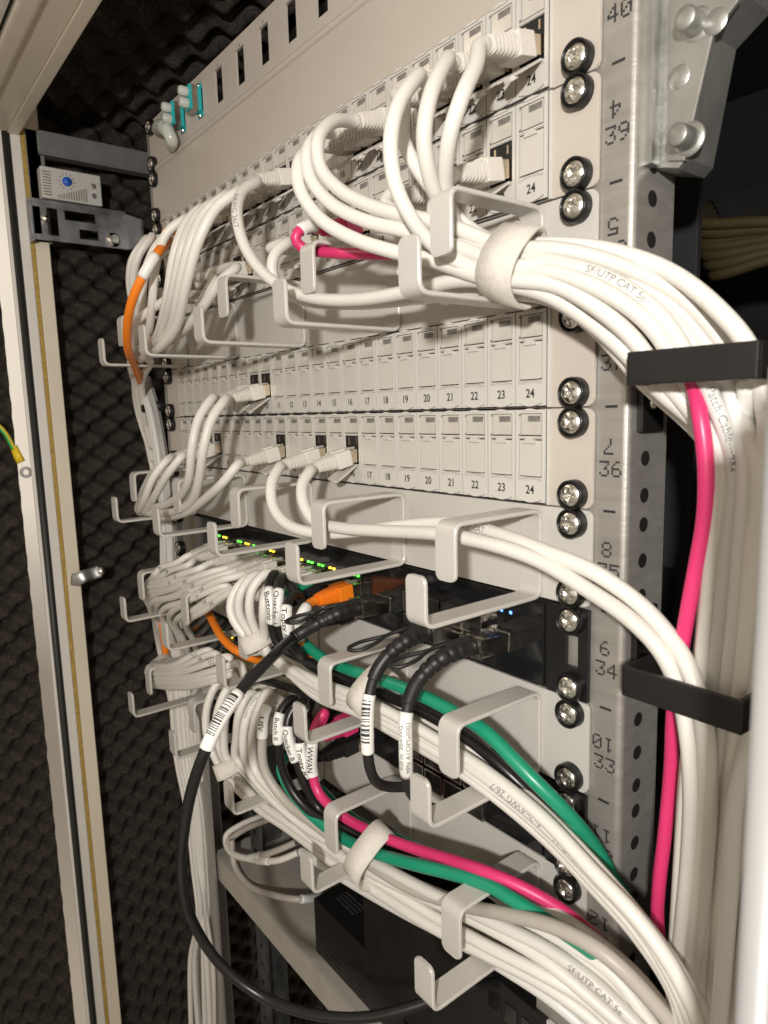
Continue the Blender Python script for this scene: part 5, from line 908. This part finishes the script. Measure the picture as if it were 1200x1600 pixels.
 ('whitec', 'white cable of the right vertical run, deep in the run towards the white post', 2.9, None, None, None, (), 'white cables of the right vertical run', [(547.9, 0.0, 6.5), (546.4, 0.0, -20.5), (546.9, 0.0, -57.9), (546.6, -0.0, -97.1), (545.0, 0.0, -138.7), (539.3, 9.0, -200.7), (531.0, 20.0, -286.8)]),
 ('whitec', 'white cable of the right vertical run, deep inside, just right of the magenta cable', 2.9, None, None, None, (), 'white cables of the right vertical run', [(526.5, 6.0, 5.2), (544.6, 7.0, -21.0), (543.7, 7.0, -59.5), (541.3, 7.0, -100.4), (538.2, 7.0, -144.0), (532.9, 16.0, -207.8), (527.8, 27.0, -294.0)]),
 ('whitec', 'white cable of the right vertical run, crossing towards the magenta one at the bottom', 2.9, None, None, None, (), 'white cables of the right vertical run', [(554.6, -10.0, 2.0), (552.1, 0.0, -20.3), (553.6, 0.0, -56.9), (552.6, 0.0, -95.4), (549.6, 0.0, -136.8), (542.7, 9.0, -198.7), (535.5, 20.0, -283.1)]),
 ('whitec', 'white cable of the right vertical run, leftmost hidden one beside the dark gap', 2.9, None, None, None, (), 'white cables of the right vertical run', [(527.8, 14.0, 7.5), (532.6, 14.0, -21.9), (531.0, 14.0, -62.6), (529.0, 14.0, -105.7), (526.1, 14.0, -151.6), (520.1, 23.0, -218.7), (513.1, 34.0, -310.4)]),
 ('whitec', 'white cable of the right vertical run, closest to the white post', 2.9, None, None, None, (), 'white cables of the right vertical run', [(560.8, -20.0, -2.2), (562.1, -20.0, -35.3), (563.0, -20.0, -78.4), (561.4, -22.0, -112.4), (560.0, -26.0, -135.0), (562.1, -32.0, -167.1), (562.2, -34.0, -195.5), (561.3, -34.0, -226.6)]),
 ('whitec', 'white cable of the right vertical run, with printed lettering right of the magenta cable', 2.9, None, None, None, (('Patch-Cable---4x2', 4.8, 4.5, 1),), 'white cables of the right vertical run', [(540.8, -22.0, 9.0), (551.3, -21.0, -18.9), (550.5, -21.0, -54.0), (548.9, -21.0, -91.1), (546.0, -21.0, -130.8), (539.6, -12.0, -190.1), (532.7, -1.0, -271.5)]),
 ('white', 'white cable in the left vertical bundle, leftmost', 3.1, None, None, None, (), 'white cables of the left vertical bundle', [(-56.7, -10.0, 41.2), (-32.2, -10.0, 8.5), (-17.7, -10.0, -42.0), (-17.6, -9.1, -93.8), (-23.9, -10.4, -159.5), (-26.6, -11.1, -228.0), (-26.6, -10.2, -284.8), (-29.5, -9.0, -358.7), (-7.9, -9.3, -415.3), (2.3, -10.6, -475.5), (7.7, -11.0, -523.6), (-29.5, -9.9, -601.9), (-47.6, -10.0, -732.0)]),
 ('whitec', 'white cable in the left vertical bundle, second from left', 3.1, None, None, None, (), 'white cables of the left vertical bundle', [(-51.1, -10.0, 40.9), (-27.6, -10.0, 8.4), (-13.3, -10.0, -41.9), (-12.3, -9.7, -92.8), (-17.5, -10.3, -158.6), (-19.2, -10.5, -226.7), (-17.2, -9.9, -282.1), (-18.9, -9.5, -354.2), (0.5, -9.8, -410.7), (8.7, -10.4, -471.7), (12.3, -10.4, -521.2), (-17.5, -9.8, -594.4), (-22.3, -10.0, -711.7)]),
 ('white', 'white cable in the left vertical bundle, third from left', 3.1, None, None, None, (), 'white cables of the left vertical bundle', [(-51.2, -8.0, 40.9), (-28.8, -8.0, 8.4), (-14.4, -8.0, -42.0), (-12.4, -7.0, -94.3), (-16.6, -6.9, -159.4), (-17.3, -8.4, -225.9), (-13.4, -9.4, -280.3), (-14.1, -8.3, -352.7), (3.4, -6.8, -411.1), (9.8, -7.1, -473.2), (11.6, -8.7, -522.8), (17.1, -9.3, -571.3), (7.8, -8.0, -688.9)]),
 ('whitec', 'white cable in the left vertical bundle, fourth from left', 3.1, None, None, None, (), 'white cables of the left vertical bundle', [(-51.3, -6.0, 40.9), (-29.9, -6.0, 8.4), (-15.5, -6.0, -42.2), (-12.6, -5.5, -92.7), (-15.8, -6.3, -159.0), (-15.5, -6.6, -227.2), (-9.7, -6.1, -281.4), (-9.3, -5.4, -351.7), (6.2, -5.6, -409.1), (10.8, -6.4, -471.9), (10.9, -6.6, -524.3), (-1.2, -5.9, -586.3), (-13.1, -6.0, -707.0)]),
 ('white', 'white cable in the left vertical bundle, fifth from left', 3.1, None, None, None, (), 'white cables of the left vertical bundle', [(-51.5, -4.0, 41.0), (-30.9, -4.0, 8.3), (-16.5, -4.0, -42.4), (-12.7, -3.7, -92.5), (-15.0, -5.0, -158.9), (-13.6, -4.8, -227.5), (-6.0, -3.4, -281.3), (-4.6, -2.9, -350.8), (9.0, -4.0, -408.2), (11.9, -5.1, -471.7), (10.2, -4.6, -525.6), (15.8, -3.2, -576.4), (4.8, -4.0, -693.9)]),
 ('whitec', 'white cable in the left vertical bundle, rightmost', 3.1, None, None, None, (), 'white cables of the left vertical bundle', [(-56.1, 0.0, 41.2), (-36.5, 0.0, 8.4), (-22.1, 0.0, -42.9), (-17.1, -0.5, -94.7), (-18.2, -0.3, -161.4), (-15.7, 0.3, -228.7), (-5.9, 0.5, -280.9), (-3.2, -0.0, -350.4), (8.3, -0.5, -410.6), (9.1, -0.2, -476.7), (5.3, 0.4, -531.6), (-13.3, 0.4, -597.5), (-21.3, 0.0, -717.6)]),
 ('white', 'white cable in the left vertical bundle, behind the leftmost three', 3.1, None, None, None, (), 'white cables of the left vertical bundle', [(-99.8, 8.0, 43.7), (-75.4, 8.0, 8.9), (-60.1, 8.0, -44.9), (-58.4, 8.4, -100.0), (-63.3, 7.7, -170.3), (-64.5, 7.5, -242.3), (-61.1, 8.0, -300.4), (-62.3, 8.5, -376.9), (-42.8, 8.3, -438.5), (-35.2, 7.6, -504.8), (-32.5, 7.5, -558.4), (-54.8, 8.1, -629.5), (-63.9, 8.0, -757.1)]),
 ('whitec', 'white cable in the left vertical bundle, behind the middle', 3.1, None, None, None, (), 'white cables of the left vertical bundle', [(-98.4, 10.0, 43.6), (-75.3, 10.0, 8.9), (-60.0, 10.0, -45.0), (-57.1, 9.5, -99.7), (-60.7, 9.5, -170.6), (-60.6, 10.2, -242.5), (-54.8, 10.6, -299.2), (-54.6, 10.1, -374.2), (-37.7, 9.4, -436.1), (-32.3, 9.6, -504.1), (-31.9, 10.3, -559.6), (-35.8, 10.6, -618.5), (-44.0, 10.0, -742.4)]),
 ('white', 'white cable in the left vertical bundle, behind the rightmost two', 3.1, None, None, None, (), 'white cables of the left vertical bundle', [(-94.6, 12.0, 43.4), (-73.2, 12.0, 8.8), (-57.9, 12.0, -45.0), (-53.5, 12.4, -98.8), (-55.5, 12.4, -169.1), (-53.6, 11.8, -241.1), (-44.8, 11.5, -297.4), (-42.9, 11.9, -371.0), (-29.2, 12.5, -433.0), (-26.9, 12.3, -501.1), (-29.4, 11.7, -558.4), (-61.5, 11.5, -637.2), (-70.6, 12.0, -765.1)]),
 ('grey', 'pale cable looping above the shelf, upper one with a paper tag', 3.0, None, None, ('label', 182.3, 207.6, ''), (), None, [(145.6, 40.0, -357.0), (100.4, 30.0, -386.0), (55.3, 20.0, -417.6), (41.9, 12.0, -433.7), (61.8, 12.0, -437.4), (110.8, 16.0, -411.9), (134.6, 24.0, -396.5), (143.7, 34.0, -389.8)]),
 ('white', 'pale cable looping above the shelf, lower one with a paper tag', 3.0, None, None, ('label', 142.9, 162.8, ''), (), None, [(81.3, 40.0, -393.7), (47.8, 26.0, -415.3), (33.6, 14.0, -430.2), (45.7, 10.0, -436.5), (91.0, 12.0, -424.6), (136.1, 20.0, -405.5), (151.0, 32.0, -395.3)]),
 ('grey', 'pale cable lying across the shelf towards the black box', 3.0, None, None, ('label', 141.2, 199.3, ''), (), None, [(52.0, 12.0, -424.3), (59.0, 10.0, -446.5), (86.3, 10.0, -452.2), (127.7, 12.0, -440.1), (167.2, 20.0, -426.7), (163.4, 40.0, -436.9), (139.1, 75.0, -458.8)]),
 ('whitec', 'white cable at the very bottom of the lowest bundle, right of the barcode sleeve', 3.0, None, None, None, (), None, [(279.3, -38.0, -295.8), (330.4, -36.0, -289.2), (379.1, -34.0, -281.2), (419.7, -32.0, -273.4), (454.0, -30.0, -268.5), (481.9, -26.0, -268.9), (502.0, -20.0, -277.1), (510.5, -18.0, -281.3)]),
 ('white', 'white cable running through the middle of the lowest bundle, above the printed one', 3.1, None, None, None, (), None, [(285.0, -36.0, -288.1), (339.0, -32.0, -281.0), (389.3, -28.0, -270.9), (430.7, -24.0, -262.5), (467.2, -22.0, -253.8), (494.7, -20.0, -249.6), (520.8, -16.0, -252.7), (537.1, -14.0, -262.3)])]
def barcode(mb, P, r, s0, s1):
    s = s0 + 3
    rnd = random.Random(int(s0 * 10))
    while s < s1 - 6:
        w = rnd.choice((.5, .5, .9, 1.4)); seg = sub(P, s, s + w)
        if len(seg) >= 2:
            for i in range(len(seg) - 1):
                T = (seg[i + 1] - seg[i]).normalized(); n0 = Vector((.62, -.78, .1)); n0 = (n0 - T * n0.dot(T)).normalized(); b0 = n0.cross(T); V = []; F = []
                for q in (seg[i], seg[i + 1]):
                    for k in range(9):
                        a = -.9 + 1.5 * k / 8; V.append(q + (n0 * math.cos(a) + b0 * math.sin(a)) * (r + .05))
                F = [[k, k + 1, 9 + k + 1, 9 + k] for k in range(8)]; mb.add(V, F)
        s += w + rnd.choice((.4, .6, 1.0))
for kind, label, r, start, boot, sleeve, txts, grp, pts in CABLES:
    P = spline(pts, 2.6)
    o0 = Vector(pts[0]) if not start else Vector(start[0])
    cat = 'cable'
    t = thing('patch_cable', label, cat, o0, grp)
    loc = [q - o0 for q in P]
    b = MB(); b.tube(loc, r, 14); part('jacket', b, M[kind], t)
    if boot == 'dac':      # ribbed boot that bends with the cable
        seg = []; acc = 0
        for i in range(len(loc) - 1):
            for k in range(4): seg.append(loc[i].lerp(loc[i + 1], k / 4))
        res = [seg[0]]; 
        for q in seg[1:]:
            if (q - res[-1]).length >= .62: res.append(q)
            if len(res) > 56: break
        rd = [max(r + .8, 4.9 - 1.9 * i / len(res)) - (.5 if (i % 6) >= 4 and i < 40 else 0) for i in range(len(res))]
        b = MB(); b.tube(res, rd, 18); part('boot', b, M['blackr'], t)
    if start:
        d = Vector(start[1]); X = Vector((1, 0, 0)); X = (X - d * X.dot(d)).normalized(); Y = d.cross(X)
        if Y.z < 0: Y = -Y; X = -X
        R = Matrix((X, Y, d)).transposed().to_4x4()
        for nm, me in plug_parts(boot or 'white'):
            q = link(nm, me, t); q.rotation_euler = R.to_euler()
    if sleeve:
        k_, s0, s1, tx = sleeve; seg = sub(loc, s0, s1); rr = r + .55
        if len(seg) > 2:
            b = MB(); b.tube(seg, rr, 18); part('sleeve', b, M['label'], t)
            if tx:
                b = MB(); wrap_text(b, loc, rr, 0, tx, min(5.0, (s1 - s0) / max(len(tx), 1) * 1.75), 1, center=(s0 + s1) / 2, bold=True); part('lettering', b, M['ink'], t)
            if k_ == 'bar': b = MB(); barcode(b, loc, rr, s0, s1); part('barcode', b, M['ink'], t)
            if k_ == 'bar2':
                b = MB(); wrap_text(b, loc, rr, 0, '0.25 m, 30AWG', 3.0, -1, center=(s0 + s1) / 2, off=-1.6); wrap_text(b, loc, rr, 0, 'MPN: A1OPG0003', 3.0, -1, center=(s0 + s1) / 2, off=1.8); part('lettering', b, M['ink'], t)
    for tx, size, s0, sg in txts:
        b = MB(); wrap_text(b, loc, r, s0, tx, size * (.84 if len(tx) > 4 else 1), sg, bold=len(tx) < 5)
        if b.v: part('print', b, M['inkb'], t)

# ---------------------------------------------------------------- straps
def strap(label, path_c, axis, ry, rz, w, th=1.3, name='strap', wob=.06):
    """band round a bundle: centre, axis of the bundle, half sizes"""
    c_ = Vector(path_c); A = Vector(axis).normalized(); up = Vector((0, 0, 1)); B = (up - A * up.dot(A)).normalized(); D = A.cross(B)
    n = 40; V = []; F = []; rnd = random.Random(7)
    ph = rnd.uniform(0, 6)
    for k in range(n):
        a = 2 * math.pi * k / n; wv = 1 + wob * math.sin(3 * a + ph)
        for (dr, dx) in ((0, -w / 2), (th, -w / 2 + .3), (th, w / 2 - .3), (0, w / 2)):
            e = 1.0
            ca = math.copysign(abs(math.cos(a)) ** e, math.cos(a)); sa = math.copysign(abs(math.sin(a)) ** e, math.sin(a))
            V.append(c_ + D * ca * (ry * wv + dr) + B * sa * (rz * wv + dr) + A * (dx + .8 * math.sin(2 * a)))
    for k in range(n):
        k2 = (k + 1) % n
        for j in range(4): j2 = (j + 1) % 4; F.append([k * 4 + j, k * 4 + j2, k2 * 4 + j2, k2 * 4 + j])
    # the free tongue of the strap, lapping over on the outside
    for k in range(9):
        a = math.radians(150 + k * 12)
        for dx in (-w / 2 + .6, w / 2 - .6): V.append(c_ + D * math.cos(a) * (ry + th + .9) + B * math.sin(a) * (rz + th + .9) + A * dx)
    o_ = 4 * n
    for k in range(8): F.append([o_ + 2 * k, o_ + 2 * k + 1, o_ + 2 * k + 3, o_ + 2 * k + 2])
    b = MB(); b.add(V, F, True); ob = link(name, b.mesh(name, M['velcro'])); tag(ob, label, 'strap')
strap('white hook-and-loop strap round the thick white bundle at the upper right', (465.6, -33.0, 57.2), tuple(Vector((478.8, -30.0, 53.1)) - Vector((450.0, -36.0, 61.7))), 12, 14.5, 17)
strap('round white strap gathering the cables left of the black labelled cables', (263.4, -54.0, -147.6), (.55, .1, -.8), 9, 9, 12)
strap('white strap behind the two hanging black cables', (372.6, -40.0, -152.3), (1, .05, -.3), 13, 14, 13)
strap('white strap gathering cables under the barcode label of the long black cable', (213.2, -56.0, -255.8), (.6, .05, -.8), 10, 9, 12)
strap('ribbed white strap round the magenta, green and grey bundle at the bottom', (370.8, -44.0, -249.2), (1, .05, -.35), 13, 19, 14)
strap('black strap round the left vertical bundle', (-43.3, 2.0, 11.0), (0.1, 0, -1), 13, 12, 10)
for o_ in bpy.data.objects:
    if o_.get('label', '').startswith('black strap'): o_.data.materials[0] = M['blackr']
